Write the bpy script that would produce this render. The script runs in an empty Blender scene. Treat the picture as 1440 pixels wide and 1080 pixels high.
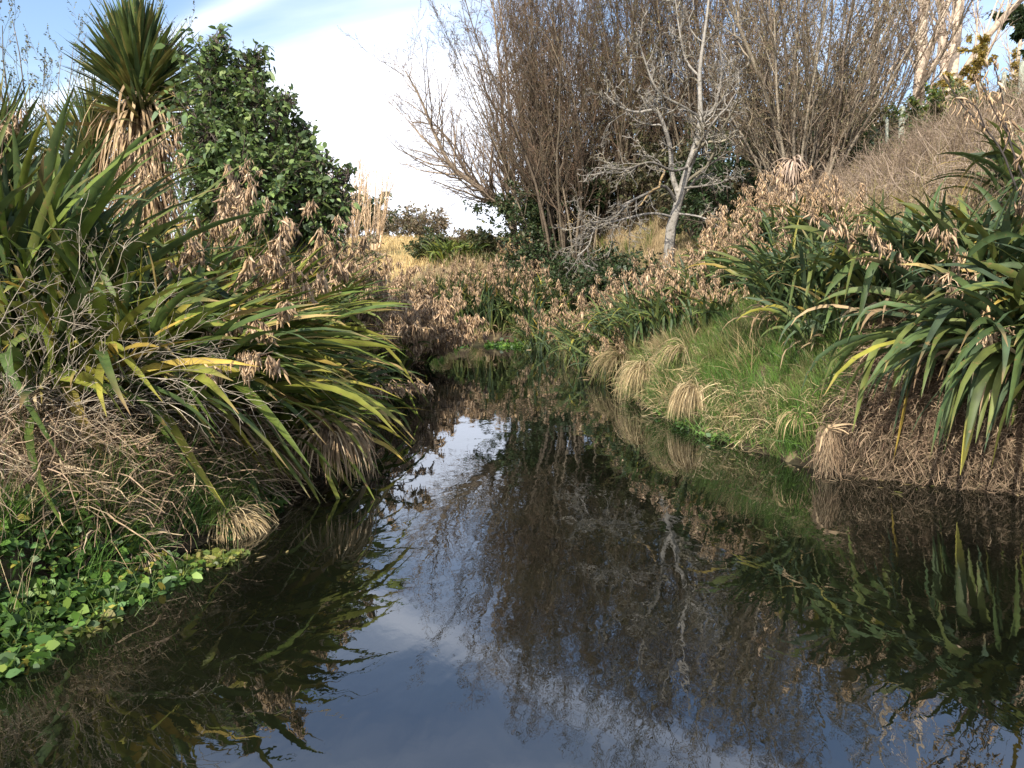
import bpy, math, random
import numpy as np
from mathutils import Vector

C = bpy.context.scene
COL = C.collection
PI = math.pi
CAM_H = 2.0
F = 1140.0                      # focal length in pixels of a 1440 px wide picture
PITCH = math.radians(7.0)

def at(px, Y):
    """world x of picture column px at depth Y (near the horizon)"""
    return (px - 720) / F * Y

def pz(px, py, Y):
    u = (px - 720) / F; v = (540 - py) / F
    dy = math.cos(PITCH) + v * math.sin(PITCH); dz = -math.sin(PITCH) + v * math.cos(PITCH)
    return np.array([u / dy * Y, Y, CAM_H + dz / dy * Y])

def ss(a, b, x):
    t = np.clip((np.asarray(x, float) - a) / (b - a), 0, 1)
    return t * t * (3 - 2 * t)

def nrm(v):
    return v / np.maximum(np.linalg.norm(v, axis=-1, keepdims=True), 1e-9)

# ------------------------------------------------------------------ terrain
RIVER = np.array([(-3.4, -14), (-3.3, 0), (-3.2, 3.6), (-2.87, 4.5), (-2.68, 5.1), (-2.28, 6.6), (-2.25, 8), (-2.35, 10), (-2.6, 14.2),
                  (-2.95, 17.5), (-3.05, 21), (-3.3, 23.5), (-5, 25), (-10, 26), (-34, 27),
                  (-34, 31), (-10, 29.5), (-4, 28.2), (-1.9, 27.1), (0.9, 26.2), (2.2, 24.8), (2.55, 22.9), (2.3, 18), (2.05, 14.2),
                  (2.42, 11.3), (2.62, 10.5), (3.27, 8.7), (4.17, 8.1), (5, 7.7), (6.2, 6.5), (7, 4), (7.5, 0), (7.5, -14)], float)

def river_d(x, y):
    """signed distance to the water's edge, positive on land"""
    x = np.asarray(x, float); y = np.asarray(y, float)
    best = np.full(x.shape, 1e9); inside = np.zeros(x.shape, bool)
    n = len(RIVER)
    for i in range(n):
        ax, ay = RIVER[i]; bx, by = RIVER[(i + 1) % n]
        ex, ey = bx - ax, by - ay
        t = np.clip(((x - ax) * ex + (y - ay) * ey) / (ex * ex + ey * ey), 0, 1)
        best = np.minimum(best, np.hypot(x - ax - t * ex, y - ay - t * ey))
        if ay != by:
            c = ((ay > y) != (by > y)) & (x < ex * (y - ay) / ey + ax)
            inside ^= c
    return np.where(inside, -best, best)

def lump(x, y):
    return (np.sin(x * 1.7 + y * .6) * np.cos(y * 1.3 - x * .4) * .5 + np.sin(x * 3.1 - y * 2.3 + 1) * .25
            + np.sin(x * 6.3 + y * 5.1) * np.sin(y * 7.1 - x * 2) * .18)

def gz(x, y):
    x = np.asarray(x, float); y = np.asarray(y, float)
    d = river_d(x, y) + .09 * lump(x * 2.3, y * 2.3)
    left = (x < 0) & (y < 26.8)
    dl = np.maximum(d, 0)
    zl = .36 * ss(0, .45, d) + 1.35 * (1 - np.exp(-np.maximum(dl - .3, 0) * .32)) + .05 * ss(0, 1, dl) * lump(x, y)
    slope = .16 + .58 * ss(-1.5, 5.5, x)
    slope = slope + (np.maximum(slope, .44) - slope) * ss(24, 28, y) * ss(-6, -2, x)
    cap = 2.5 + 2.8 * ss(-1, 8, x)
    lin = np.maximum(dl - .35, 0) * slope
    zr = (.42 + .16 * ss(0, 4, x)) * ss(0, .4, d) + cap * (1 - np.exp(-(lin / cap) - (lin / cap) ** 3)) + (.09 + .1 * ss(0, 1, x) * (1 - ss(15, 17, y))) * ss(0, .8, dl) * lump(x * 1.3, y * 1.3)
    z = np.where(left, zl, zr)
    z = z + ss(36, 88, y) * (3.6 - .5 * ss(4, 30, x)) + ss(90, 260, y) * 3 + ss(25, 70, y) * .3 * lump(x * .23, y * .2)
    z = z + ss(30, 60, np.abs(x)) * 1.5
    z = np.where(d < 0, -.75 * ss(0, 1.2, -d) - .02, z)
    return z

def gz1(x, y):
    return float(gz(np.array([x]), np.array([y]))[0])

# ------------------------------------------------------------------ mesh buffers
class Buf:
    def __init__(s):
        s.v, s.q, s.c, s.n = [], [], [], 0
    def add(s, v, q, c):
        s.v.append(v.reshape(-1, 3)); s.q.append(q.reshape(-1, 4) + s.n); s.c.append(c.reshape(-1, 3)); s.n += len(s.v[-1])
        return s

    def strips(s, P, side, W, col, fold=0.0):
        N, K, _ = P.shape
        T = nrm(np.gradient(P, axis=1))
        nn = nrm(np.cross(T, side))
        w = W[..., None] * .5
        if fold:
            V = np.stack([P - side * w, P - nn * (w * fold), P + side * w], axis=2)
            m = 3
        else:
            V = np.stack([P - side * w, P + side * w], axis=2)
            m = 2
        base = (np.arange(N) * K * m)[:, None, None] + (np.arange(K - 1) * m)[None, :, None] + np.arange(m - 1)[None, None, :]
        Q = np.stack([base, base + 1, base + m + 1, base + m], axis=-1)
        cc = np.broadcast_to(col[:, :, None, :], (N, K, m, 3))
        if fold:
            cc = cc.copy(); cc[:, :, 1] *= np.array([1.12, 1.1, 1.0])
        return s.add(V, Q, cc)

    def tubes(s, P, R, col, S=4):
        N, K, _ = P.shape
        T = nrm(np.gradient(P, axis=1))
        tot = nrm(P[:, -1] - P[:, 0])
        ax = np.argmin(np.abs(tot), axis=1)
        ref = np.eye(3)[ax][:, None, :]
        a = nrm(np.cross(T, np.broadcast_to(ref, T.shape))); b = np.cross(T, a)
        th = np.arange(S) * 2 * PI / S
        V = P[:, :, None, :] + R[:, :, None, None] * (a[:, :, None, :] * np.cos(th)[None, None, :, None] + b[:, :, None, :] * np.sin(th)[None, None, :, None])
        base = (np.arange(N) * K * S)[:, None, None] + (np.arange(K - 1) * S)[None, :, None]
        i = np.arange(S)[None, None, :]; j = (np.arange(S) + 1)[None, None, :] % S
        Q = np.stack([base + i, base + j, base + S + j, base + S + i], axis=-1)
        cc = np.broadcast_to(col[:, :, None, :], (N, K, S, 3))
        return s.add(V, Q, cc)

    def build(s, name, m, parent=None, loc=(0, 0, 0), smooth=True):
        V = np.concatenate(s.v).astype(np.float32); Q = np.concatenate(s.q).astype(np.int32); c = np.concatenate(s.c)
        me = bpy.data.meshes.new(name)
        me.vertices.add(len(V)); me.vertices.foreach_set('co', V.ravel())
        me.loops.add(Q.size); me.loops.foreach_set('vertex_index', Q.ravel())
        me.polygons.add(len(Q)); me.polygons.foreach_set('loop_start', np.arange(0, Q.size, 4, dtype=np.int32))
        me.update(calc_edges=True)
        me.polygons.foreach_set('use_smooth', np.full(len(Q), smooth))
        at_ = me.attributes.new('col', 'FLOAT_COLOR', 'POINT')
        rgba = np.ones((len(V), 4), np.float32); rgba[:, :3] = np.clip(c, 0, 1)
        at_.data.foreach_set('color', rgba.ravel())
        me.materials.append(m)
        o = bpy.data.objects.new(name, me); COL.objects.link(o)
        o.location = loc
        if parent is not None: o.parent = parent
        return o

def tag(o, label=None, cat=None, group=None, kind=None):
    if label: o['label'] = label
    if cat: o['category'] = cat
    if group: o['group'] = group
    if kind: o['kind'] = kind
    return o

def empty(name, loc, label, cat, group=None, rz=0.0, sc=1.0):
    o = bpy.data.objects.new(name, None); COL.objects.link(o)
    o.location = loc; o.rotation_euler = (0, 0, rz); o.scale = (sc, sc, sc)
    o.empty_display_size = .2
    return tag(o, label, cat, group)

def copy_tree(root, loc, rz, sc, label, group=None):
    r = root.copy(); COL.objects.link(r)
    r.location = loc; r.rotation_euler = (0, 0, rz); r.scale = (sc, sc, sc)
    r['label'] = label
    if group: r['group'] = group
    for ch in list(root.children):
        c = ch.copy(); COL.objects.link(c); c.parent = r
        for g in list(ch.children):
            d = g.copy(); COL.objects.link(d); d.parent = c
    return r

# ------------------------------------------------------------------ materials
def mat(name, rough=.6, trans=0.0, spec=.4, nscale=9.0, namp=.35, bump=0.0, bscale=40.0, mottling=None, mlo=.55, mhi=.68):
    m = bpy.data.materials.new(name); m.use_nodes = True
    nt = m.node_tree; nt.nodes.clear(); N = nt.nodes.new; L = nt.links.new
    out = N('ShaderNodeOutputMaterial')
    a = N('ShaderNodeAttribute'); a.attribute_name = 'col'
    tc = N('ShaderNodeTexCoord')
    no = N('ShaderNodeTexNoise'); no.inputs['Scale'].default_value = nscale; no.inputs['Detail'].default_value = 4
    L(tc.outputs['Object'], no.inputs['Vector'])
    mr = N('ShaderNodeMapRange'); mr.inputs['From Min'].default_value = .3; mr.inputs['From Max'].default_value = .7
    mr.inputs['To Min'].default_value = 1 - namp; mr.inputs['To Max'].default_value = 1 + namp
    L(no.outputs['Fac'], mr.inputs['Value'])
    mx = N('ShaderNodeMix'); mx.data_type = 'RGBA'; mx.blend_type = 'MULTIPLY'; mx.inputs['Factor'].default_value = 1
    L(a.outputs['Color'], mx.inputs['A']); L(mr.outputs['Result'], mx.inputs['B'])
    colout = mx.outputs['Result']
    if mottling:
        n2 = N('ShaderNodeTexNoise'); n2.inputs['Scale'].default_value = nscale * 3.1; n2.inputs['Detail'].default_value = 6
        L(tc.outputs['Object'], n2.inputs['Vector'])
        r2 = N('ShaderNodeMapRange'); r2.inputs['From Min'].default_value = mlo; r2.inputs['From Max'].default_value = mhi
        L(n2.outputs['Fac'], r2.inputs['Value'])
        m2 = N('ShaderNodeMix'); m2.data_type = 'RGBA'; m2.inputs['B'].default_value = (*mottling, 1)
        L(r2.outputs['Result'], m2.inputs['Factor']); L(colout, m2.inputs['A'])
        colout = m2.outputs['Result']
    p = N('ShaderNodeBsdfPrincipled'); p.inputs['Roughness'].default_value = rough; p.inputs['Specular IOR Level'].default_value = spec
    L(colout, p.inputs['Base Color'])
    if bump:
        nb = N('ShaderNodeTexNoise'); nb.inputs['Scale'].default_value = bscale; nb.inputs['Detail'].default_value = 5
        L(tc.outputs['Object'], nb.inputs['Vector'])
        bp = N('ShaderNodeBump'); bp.inputs['Strength'].default_value = bump; bp.inputs['Distance'].default_value = .05
        L(nb.outputs['Fac'], bp.inputs['Height']); L(bp.outputs['Normal'], p.inputs['Normal'])
    if trans:
        t = N('ShaderNodeBsdfTranslucent'); L(colout, t.inputs['Color'])
        ms = N('ShaderNodeMixShader'); ms.inputs['Fac'].default_value = trans
        L(p.outputs['BSDF'], ms.inputs[1]); L(t.outputs['BSDF'], ms.inputs[2]); L(ms.outputs['Shader'], out.inputs['Surface'])
    else:
        L(p.outputs['BSDF'], out.inputs['Surface'])
    return m

M_FLAX = mat('flax_leaf', rough=.52, trans=.2, spec=.24, nscale=5, namp=.35, mottling=(.17, .12, .045), mlo=.62, mhi=.7)
M_LEAF = mat('broad_leaf', rough=.52, trans=.32, spec=.45, nscale=3, namp=.25)
M_POD = mat('seed_pod', rough=.75, trans=.12, spec=.2, nscale=25, namp=.3)
M_STALK = mat('stalk', rough=.7, spec=.3, nscale=20, namp=.3)
M_BARK = mat('bark', rough=.85, spec=.2, nscale=6, namp=.35, bump=.6, bscale=28)
M_TWIG = mat('twig', rough=.8, spec=.2, nscale=4, namp=.3)
M_GREY = mat('dead_bark', rough=.85, spec=.2, nscale=4, namp=.28, bump=.5, bscale=35, mottling=(.125, .11, .085))
M_STRAW = mat('straw', rough=.8, trans=.15, spec=.2, nscale=7, namp=.3)
M_GRASS = mat('grass_blade', rough=.5, trans=.25, spec=.35, nscale=4, namp=.3)
M_GROUND = mat('soil', rough=.95, spec=.1, nscale=1.3, namp=.45, bump=.9, bscale=14, mottling=(.16, .13, .07))
M_WOOD = mat('post_wood', rough=.85, spec=.2, nscale=14, namp=.3, bump=.4, bscale=60)
M_WIRE = mat('wire', rough=.5, spec=.5)

def ccol(rng, N, cols, jit=.18):
    """N random colours out of a palette"""
    cols = np.array(cols, float)
    c = cols[rng.integers(0, len(cols), N)]
    return c * (1 + rng.normal(0, jit, (N, 1)))

# ------------------------------------------------------------------ growth helpers
def walk(rng, p0, d0, L, K, up=0.0, wig=0.1, pull=None):
    N = len(p0)
    P = np.zeros((N, K, 3)); P[:, 0] = p0; d = nrm(d0.copy())
    step = (L / (K - 1))[:, None]
    for k in range(1, K):
        P[:, k] = P[:, k - 1] + d * step
        d = d + rng.normal(0, wig, (N, 3)); d[:, 2] += up
        if pull is not None: d = d + pull
        d = nrm(d)
    return P

def sample(P, R, idx, t):
    K = P.shape[1]; f = t * (K - 1); i = np.minimum(f.astype(int), K - 2); w = (f - i)[:, None]
    a, b = P[idx, i], P[idx, i + 1]
    r = R[idx, i] * (1 - w[:, 0]) + R[idx, i + 1] * w[:, 0]
    return a * (1 - w) + b * w, nrm(b - a), r

def grow(rng, P, R, n, t0, t1, ln, ang, up=.1, wig=.12, K=6, rf=.55, tip=.3, shrink=.55, rmin=.002, pull=None):
    N = len(P); idx = np.repeat(np.arange(N), n)
    t = t0 + (t1 - t0) * (np.tile((np.arange(n) + .5) / n, N) + rng.uniform(-.5, .5, N * n) / n)
    t = np.clip(t, 0, 1)
    p, tan, r = sample(P, R, idx, t)
    perp = nrm(np.cross(tan, nrm(rng.normal(0, 1, (N * n, 3)))))
    a = (ang * rng.uniform(.6, 1.3, N * n))[:, None]
    d = np.cos(a) * tan + np.sin(a) * perp
    plen = np.linalg.norm(np.diff(P, axis=1), axis=2).sum(1)[idx]
    L = plen * ln * (1 - shrink * t) * rng.uniform(.55, 1.25, N * n)
    Q = walk(rng, p, d, L, K, up, wig, pull)
    rr = np.maximum(r * rf, rmin)
    RR = rr[:, None] * (1 - (1 - tip) * np.linspace(0, 1, K)[None])
    return Q, np.maximum(RR, rmin * .6)

def path(pts, K):
    """smooth resample of hand-placed points (n,3) -> (1,K,3)"""
    pts = np.array(pts, float); n = len(pts)
    t = np.linspace(0, n - 1, K); i = np.minimum(t.astype(int), n - 2); f = (t - i)[:, None]
    p0 = pts[np.maximum(i - 1, 0)]; p1 = pts[i]; p2 = pts[i + 1]; p3 = pts[np.minimum(i + 2, n - 1)]
    r = .5 * ((2 * p1) + (-p0 + p2) * f + (2 * p0 - 5 * p1 + 4 * p2 - p3) * f ** 2 + (-p0 + 3 * p1 - 3 * p2 + p3) * f ** 3)
    return r[None]

def tcol(rng, P, cols, jit=.15):
    c = ccol(rng, len(P), cols, jit)
    return np.broadcast_to(c[:, None, :], (len(P), P.shape[1], 3))

def leaf_scatter(B, rng, pts, dirs, size, cols, wide=.5, droop=.3, jit=.25):
    """one small leaf per point: three-station blade along dirs"""
    N = len(pts)
    L = size * np.clip(rng.lognormal(-.12, .38, N), .35, 1.7)
    d = nrm(dirs)
    side = nrm(np.cross(d, nrm(rng.normal(0, 1, (N, 3)) + np.array([0, 0, .9]))))
    nn = np.cross(d, side)
    s = np.array([0, .3, .68, 1.0])
    P = pts[:, None, :] + d[:, None, :] * (s[None, :, None] * L[:, None, None])
    P[:, 1] += 0; P[:, 2, 2] -= droop * .35 * L; P[:, 3, 2] -= droop * L
    W = np.array([.15, .95, .8, .08])[None] * (L * wide)[:, None]
    S = np.broadcast_to(side[:, None, :], P.shape)
    c = ccol(rng, N, cols, jit)
    B.strips(P, S, W, np.broadcast_to(c[:, None, :], P.shape))

# ------------------------------------------------------------------ flax
GREENS = [(.075, .112, .022), (.095, .13, .024), (.060, .095, .026), (.12, .15, .026), (.16, .17, .03), (.055, .085, .028), (.085, .115, .035), (.14, .155, .03)]
COOL = [(.058, .092, .034), (.070, .105, .036), (.045, .072, .032), (.085, .115, .035), (.06, .09, .05), (.10, .12, .032)]
YELLOWS = [(.22, .21, .035), (.26, .23, .04), (.32, .23, .05), (.30, .22, .09)]
DEAD = [(.34, .25, .15), (.28, .20, .12), (.38, .30, .19), (.22, .15, .09), (.40, .30, .20)]
PODS = [(.46, .325, .20), (.38, .26, .155), (.54, .40, .26), (.30, .20, .12), (.48, .34, .215), (.20, .14, .09), (.50, .34, .18)]
GRASSY = [(.07, .135, .025), (.095, .17, .03), (.055, .11, .028), (.13, .18, .04)]
STRAW = [(.42, .32, .17), (.36, .27, .14), (.48, .38, .22), (.28, .21, .12)]

def flax_leaves(rng, n_fans, per, L0, L1, W, spread, lean, stiff, yellow=.12, kink=.14, e_lo=62, e_hi=86, dead=False, K=11, pal=None):
    B = Buf()
    fa = rng.uniform(0, 2 * PI, n_fans)
    fr = spread * np.sqrt(rng.uniform(0, 1, n_fans))
    fx, fy = fr * np.cos(fa), fr * np.sin(fa)
    n = n_fans * per
    fi = np.repeat(np.arange(n_fans), per)
    k = np.tile(np.arange(per), n_fans)
    plane = rng.uniform(0, PI, n_fans)[fi]
    sgn = np.where(k % 2 == 0, 1, -1)
    rank = (k // 2 + .5) / max(per / 2, 1)                # 0 inner .. 1 outer
    az = plane + np.where(sgn > 0, 0, PI) + rng.normal(0, .35, n)
    out_az = np.arctan2(fy, fx)[fi]
    az = az + .45 * rank * np.sin(out_az - az)
    e0 = np.radians(e_hi - (e_hi - e_lo) * rank + rng.normal(0, 5, n))
    if dead: e0 = np.radians(rng.uniform(10, 60, n))
    L = rng.uniform(L0, L1, n) * (1 - .18 * (1 - rank))
    droop = (1.0 + 1.3 * rank) * rng.uniform(.5, 1.4, n) / stiff
    if dead: droop = rng.uniform(1.6, 2.6, n)
    s = np.linspace(0, 1, K)
    bend = s[None] ** rng.uniform(1.3, 2.6, n)[:, None]
    kk = rng.uniform(0, 1, n) < kink
    kp = rng.uniform(.45, .8, n)[:, None]
    kb = ss(0, 1, (s[None] - kp) / .16 + .5) * rng.uniform(.9, 1.7, n)[:, None]
    e = e0[:, None] - droop[:, None] * bend - np.where(kk[:, None], kb, 0)
    e = np.maximum(e, -1.5)
    azs = az[:, None] + rng.normal(0, .25, n)[:, None] * s[None]
    D = np.stack([np.cos(e) * np.cos(azs), np.cos(e) * np.sin(azs), np.sin(e)], -1)
    lean = np.array(lean, float)
    D = nrm(D + lean[None, None] * (.25 + .9 * s[None, :, None]))
    step = (L / (K - 1))[:, None, None]
    P = np.zeros((n, K, 3))
    P[:, 1:] = np.cumsum((D[:, :-1] + D[:, 1:]) * .5 * step, axis=1)
    P[..., 0] += fx[fi][:, None] + .03 * (np.cos(plane) * sgn * rank)[:, None]
    P[..., 1] += fy[fi][:, None] + .03 * (np.sin(plane) * sgn * rank)[:, None]
    P[..., 2] -= .08
    T = nrm(np.gradient(P, axis=1))
    hor = np.stack([-np.sin(azs), np.cos(azs), np.zeros_like(azs)], -1)
    nn = nrm(np.cross(hor, T)); hor = nrm(np.cross(T, nn))
    tw = rng.normal(0, .55, n)[:, None] + rng.normal(0, .5, n)[:, None] * s[None]
    side = hor * np.cos(tw)[..., None] + nn * np.sin(tw)[..., None]
    prof = np.interp(s, [0, .1, .35, .6, .82, .94, 1], [.55, .7, 1, .98, .62, .28, .03])
    Wd = prof[None] * (W * rng.uniform(.65, 1.2, n))[:, None] * np.where(dead, .6, 1)
    c = ccol(rng, n, DEAD if dead else (pal or GREENS), .15)
    col = np.broadcast_to(c[:, None, :], P.shape).copy()
    if not dead:
        yl = rng.uniform(0, 1, n) < yellow
        yc = ccol(rng, n, YELLOWS, .15)
        yt = ss(0, 1, (s[None] - rng.uniform(.3, .9, n)[:, None]) / .25)
        col = np.where(yl[:, None, None], col * (1 - yt[..., None]) + yc[:, None] * yt[..., None], col)
        tipb = ss(0, 1, (s[None] - rng.uniform(.84, 1.22, n)[:, None]) / .1)[..., None]
        col = col * (1 - tipb) + np.array([.30, .20, .10]) * tipb
        col[:, :2] = col[:, :2] * .5 + np.array([.2, .19, .07]) * .5
    B.strips(P, side, Wd, col, fold=.28 if not dead else .1)
    return B

def pods_at(B, rng, pts, size, cols=PODS):
    n = len(pts); K = 4
    d = nrm(rng.normal(0, .38, (n, 3)) + np.array([0, 0, -1.0]))
    size = size * np.clip(rng.lognormal(-.05, .35, n), .4, 1.7)
    P = walk(rng, pts, d, size, K, -.1, .2)
    R = np.array([.25, 1.0, .75, .1])[None] * (size * .115 * rng.uniform(.6, 1.4, n))[:, None]
    B.tubes(P, R, tcol(rng, P, cols, .2), S=3)

def flower_stalk(rng, parent, base, L, d0, npan=11, npod=13, pod=.085, arch=-.035, rad=.012):
    """dark flax flower stem with hanging split capsules"""
    b = Buf()
    P = walk(rng, np.array([base]), np.array([d0], float), np.array([L]), 12, arch, .03)
    R = np.linspace(rad, rad * .35, 12)[None]
    b.tubes(P, R, np.broadcast_to(np.array([.10, .065, .045]), P.shape), 5)
    Q, RQ = grow(rng, P, R, npan, .42, .99, .11, .95, .06, .12, 5, .5, .4, .35, .003)
    b.tubes(Q, RQ, np.broadcast_to(np.array([.13, .085, .055]), Q.shape), 3)
    st = b.build('flower_stalk', M_STALK, parent)
    pb = Buf()
    n = npan * npod
    idx = np.repeat(np.arange(npan), npod)
    p, _, _ = sample(Q, RQ, idx, rng.uniform(.25, 1, n))
    p = p + rng.normal(0, .022, (n, 3))
    pods_at(pb, rng, p, pod)
    pb.build('seed_sprays', M_POD, st)
    return st

def flax(label, x, y, seed, fans=26, per=8, L=(1.7, 2.4), W=.075, spread=.55, lean=(0, 0, 0), stiff=1.0, stalks=(), yellow=.12, dead=40,
         group=None, kink=.14, z=None, pod=.085, e=(62, 86), npan=11, npod=13, pal=None):
    rng = np.random.default_rng(seed)
    r = empty('flax_plant', (x, y, gz1(x, y) if z is None else z), label, 'flax', group)
    flax_leaves(rng, fans, per, L[0], L[1], W, spread, lean, stiff, yellow, kink, e[0], e[1], pal=pal or (COOL if x > 0 else GREENS)).build('leaves', M_FLAX, r)
    if dead:
        flax_leaves(rng, max(dead // 4, 1), 4, L[0] * .4, L[1] * .6, W * .8, spread * 1.1, np.array(lean) * .6, 1, dead=True, K=8).build('dead_leaves', M_STRAW, r)
    for (dx, dy, Ls, d0) in stalks:
        flower_stalk(rng, r, (dx, dy, .05), Ls, d0, npan, npod, pod)
    return r

# ------------------------------------------------------------------ bare and leafy trees
def bare_tree(name, label, cat, x, y, seed, mains, mr, levels, bark, twig, group=None, mtrunk=None, mtwig=None, stemS=6, buds=0):
    """mains: list of (1,K,3) paths in local space; levels: grow() kwargs; first level(s) go to the trunk mesh, the rest to the crown"""
    rng = np.random.default_rng(seed)
    z = gz1(x, y) - .1
    r = empty(name, (x, y, z), label, cat, group)
    P = np.concatenate(mains); R = np.concatenate(mr)
    tb = Buf(); tb.tubes(P, R, tcol(rng, P, bark), stemS)
    cb = Buf(); cur, cr = P, R; last = None
    for i, kw in enumerate(levels):
        Q, RQ = grow(rng, cur, cr, **kw)
        tgt = cb
        tgt.tubes(Q, RQ, tcol(rng, Q, twig if i else (bark if len(levels) > 2 else twig), .2), 3 if i else 4)
        cur, cr = Q, RQ
        if i == len(levels) - 2: pass
    if buds:
        idx = rng.integers(0, len(cur), buds)
        p, d, _ = sample(cur, cr, idx, rng.uniform(.2, 1, buds))
        leaf_scatter(cb, rng, p, d + rng.normal(0, .7, p.shape), .04, twig, .5)
    tb.build('trunk', mtrunk or M_BARK, r)
    cb.build('crown', mtwig or M_TWIG, r)
    return r

def stems(rng, n, spread, L0, L1, tilt, K=12, up=.04, wig=.035, r0=.05, azc=None, azs=PI, lean=(0, 0, 0)):
    az = rng.uniform(0, 2 * PI, n) if azc is None else azc + rng.uniform(-azs, azs, n)
    q = np.sqrt(rng.uniform(0.02, 1, n))
    p0 = np.stack([spread * q * np.cos(az), spread * q * np.sin(az), np.zeros(n)], -1)
    t = tilt * q * rng.uniform(.7, 1.2, n)
    d = np.stack([np.sin(t) * np.cos(az), np.sin(t) * np.sin(az), np.cos(t)], -1) + np.array(lean)
    L = rng.uniform(L0, L1, n)
    P = walk(rng, p0, d, L, K, up, wig)
    R = (r0 * rng.uniform(.5, 1.3, n) * L / L1)[:, None] * np.linspace(1, .18, K)[None]
    return P, R

def leafy(name, label, cat, x, y, seed, h, w, size, cols, n_leaf=14000, group=None, wide=.5, stemn=7, tilt=.6, shape=(0, 0, 0), trunkc=((.10, .08, .06),), up=.03, z=None, l2=7, l3=5, t2=.25):
    rng = np.random.default_rng(seed)
    r = empty(name, (x, y, (gz1(x, y) if z is None else z) - .05), label, cat, group)
    P, R = stems(rng, stemn, .15 * w, h * .6, h * .98, tilt, 9, up, .08, .022 * h, lean=shape)
    tb = Buf(); tb.tubes(P, R, tcol(rng, P, trunkc), 6)
    Q, RQ = grow(rng, P, R, l2, t2, 1, w / h * .75, .9, .05, .16, 6, .5, .35, .45, .004)
    tb.tubes(Q, RQ, tcol(rng, Q, trunkc), 4)
    T, RT = grow(rng, Q, RQ, l3, .2, 1, .5, .8, .04, .2, 5, .5, .4, .4, .003)
    tb.tubes(T, RT, tcol(rng, T, trunkc), 3)
    tb.build('trunk', M_BARK, r)
    cb = Buf()
    A = np.concatenate([T]); AR = np.concatenate([RT])
    idx = rng.integers(0, len(A), n_leaf)
    p, d, _ = sample(A, AR, idx, rng.beta(2.2, 1.1, n_leaf))
    p = p + rng.normal(0, size * .45, p.shape)
    leaf_scatter(cb, rng, p, d + rng.normal(0, .75, p.shape) + np.array([0, 0, .15]), size, cols, wide)
    cb.build('crown', M_LEAF, r)
    return r

# ------------------------------------------------------------------ ground, water, sky
def axis(segs):
    out = []
    for a, b, s in segs: out.append(np.arange(a, b, s))
    return np.concatenate(out + [[segs[-1][1]]])
gx = axis([(-320, -60, 20), (-60, -16, 2), (-16, -6, .5), (-6, 9, .14), (9, 18, .4), (18, 60, 2), (60, 320, 20)])
gy = axis([(-60, -14, 6), (-14, 3, .8), (3, 15, .14), (15, 32, .25), (32, 60, .8), (60, 120, 3), (120, 600, 24)])
XX, YY = np.meshgrid(gx, gy)
ZZ = gz(XX, YY); DD = river_d(XX, YY)
V = np.stack([XX, YY, ZZ], -1).reshape(-1, 3)
ny, nx = XX.shape
ii = (np.arange(ny - 1) * nx)[:, None] + np.arange(nx - 1)[None]
Qd = np.stack([ii, ii + 1, ii + nx + 1, ii + nx], -1)
soil = np.array([.075, .055, .035]); straw = np.array([.27, .20, .11]); hill = np.array([.42, .31, .14]); olive = np.array([.13, .13, .05]); bed = np.array([.045, .042, .022])
gc = np.broadcast_to(soil, V.shape).reshape(ny, nx, 3).copy()
def blend(c, w): 
    global gc
    gc = gc * (1 - w[..., None]) + c * w[..., None]
blend(straw, ss(1.2, 3.2, DD) * (.55 + .45 * ss(-.3, .3, lump(XX * .9, YY * .8))))
blend(olive, ss(.3, .8, DD) * ss(.1, .5, lump(XX * .5 + 3, YY * .6)) * .7)
blend(hill, ss(36, 44, YY))
blend(np.array([.17, .19, .07]), ss(36, 44, YY) * ss(.15, .5, lump(XX * .21 + 1, YY * .13)) * .6)
blend(np.array([.10, .12, .05]), ss(100, 200, YY))
blend(np.array([.03, .024, .015]), 1 - ss(.05, .5, DD))  # waterline soil darkened: wet earth, plus overhang shade put into the colour
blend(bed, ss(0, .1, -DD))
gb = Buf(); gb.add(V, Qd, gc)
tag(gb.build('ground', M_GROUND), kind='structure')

wm = bpy.data.materials.new('river_water'); wm.use_nodes = True
nt = wm.node_tree; nt.nodes.clear(); N = nt.nodes.new; L = nt.links.new
out = N('ShaderNodeOutputMaterial'); tc = N('ShaderNodeTexCoord')
mp = N('ShaderNodeMapping'); mp.inputs['Scale'].default_value = (1.0, .55, 1); L(tc.outputs['Object'], mp.inputs['Vector'])
n1 = N('ShaderNodeTexNoise'); n1.inputs['Scale'].default_value = 1.6; n1.inputs['Detail'].default_value = 3; n1.inputs['Distortion'].default_value = .6
n2 = N('ShaderNodeTexNoise'); n2.inputs['Scale'].default_value = 9; n2.inputs['Detail'].default_value = 3; n2.inputs['Distortion'].default_value = .4
L(mp.outputs['Vector'], n1.inputs['Vector']); L(mp.outputs['Vector'], n2.inputs['Vector'])
ma = N('ShaderNodeMath'); ma.operation = 'MULTIPLY_ADD'; ma.inputs[1].default_value = .11
L(n2.outputs['Fac'], ma.inputs[0]); L(n1.outputs['Fac'], ma.inputs[2])
bp = N('ShaderNodeBump'); bp.inputs['Strength'].default_value = .30; bp.inputs['Distance'].default_value = .016
L(ma.outputs['Value'], bp.inputs['Height'])
di = N('ShaderNodeBsdfDiffuse')
nm = N('ShaderNodeTexNoise'); nm.inputs['Scale'].default_value = .9; nm.inputs['Detail'].default_value = 6; L(tc.outputs['Object'], nm.inputs['Vector'])
cr = N('ShaderNodeValToRGB'); cr.color_ramp.elements[0].color = (.003, .0034, .002, 1); cr.color_ramp.elements[0].position = .35
cr.color_ramp.elements[1].color = (.0065, .0075, .0035, 1); cr.color_ramp.elements[1].position = .7
L(nm.outputs['Fac'], cr.inputs['Fac']); L(cr.outputs['Color'], di.inputs['Color'])
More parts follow.
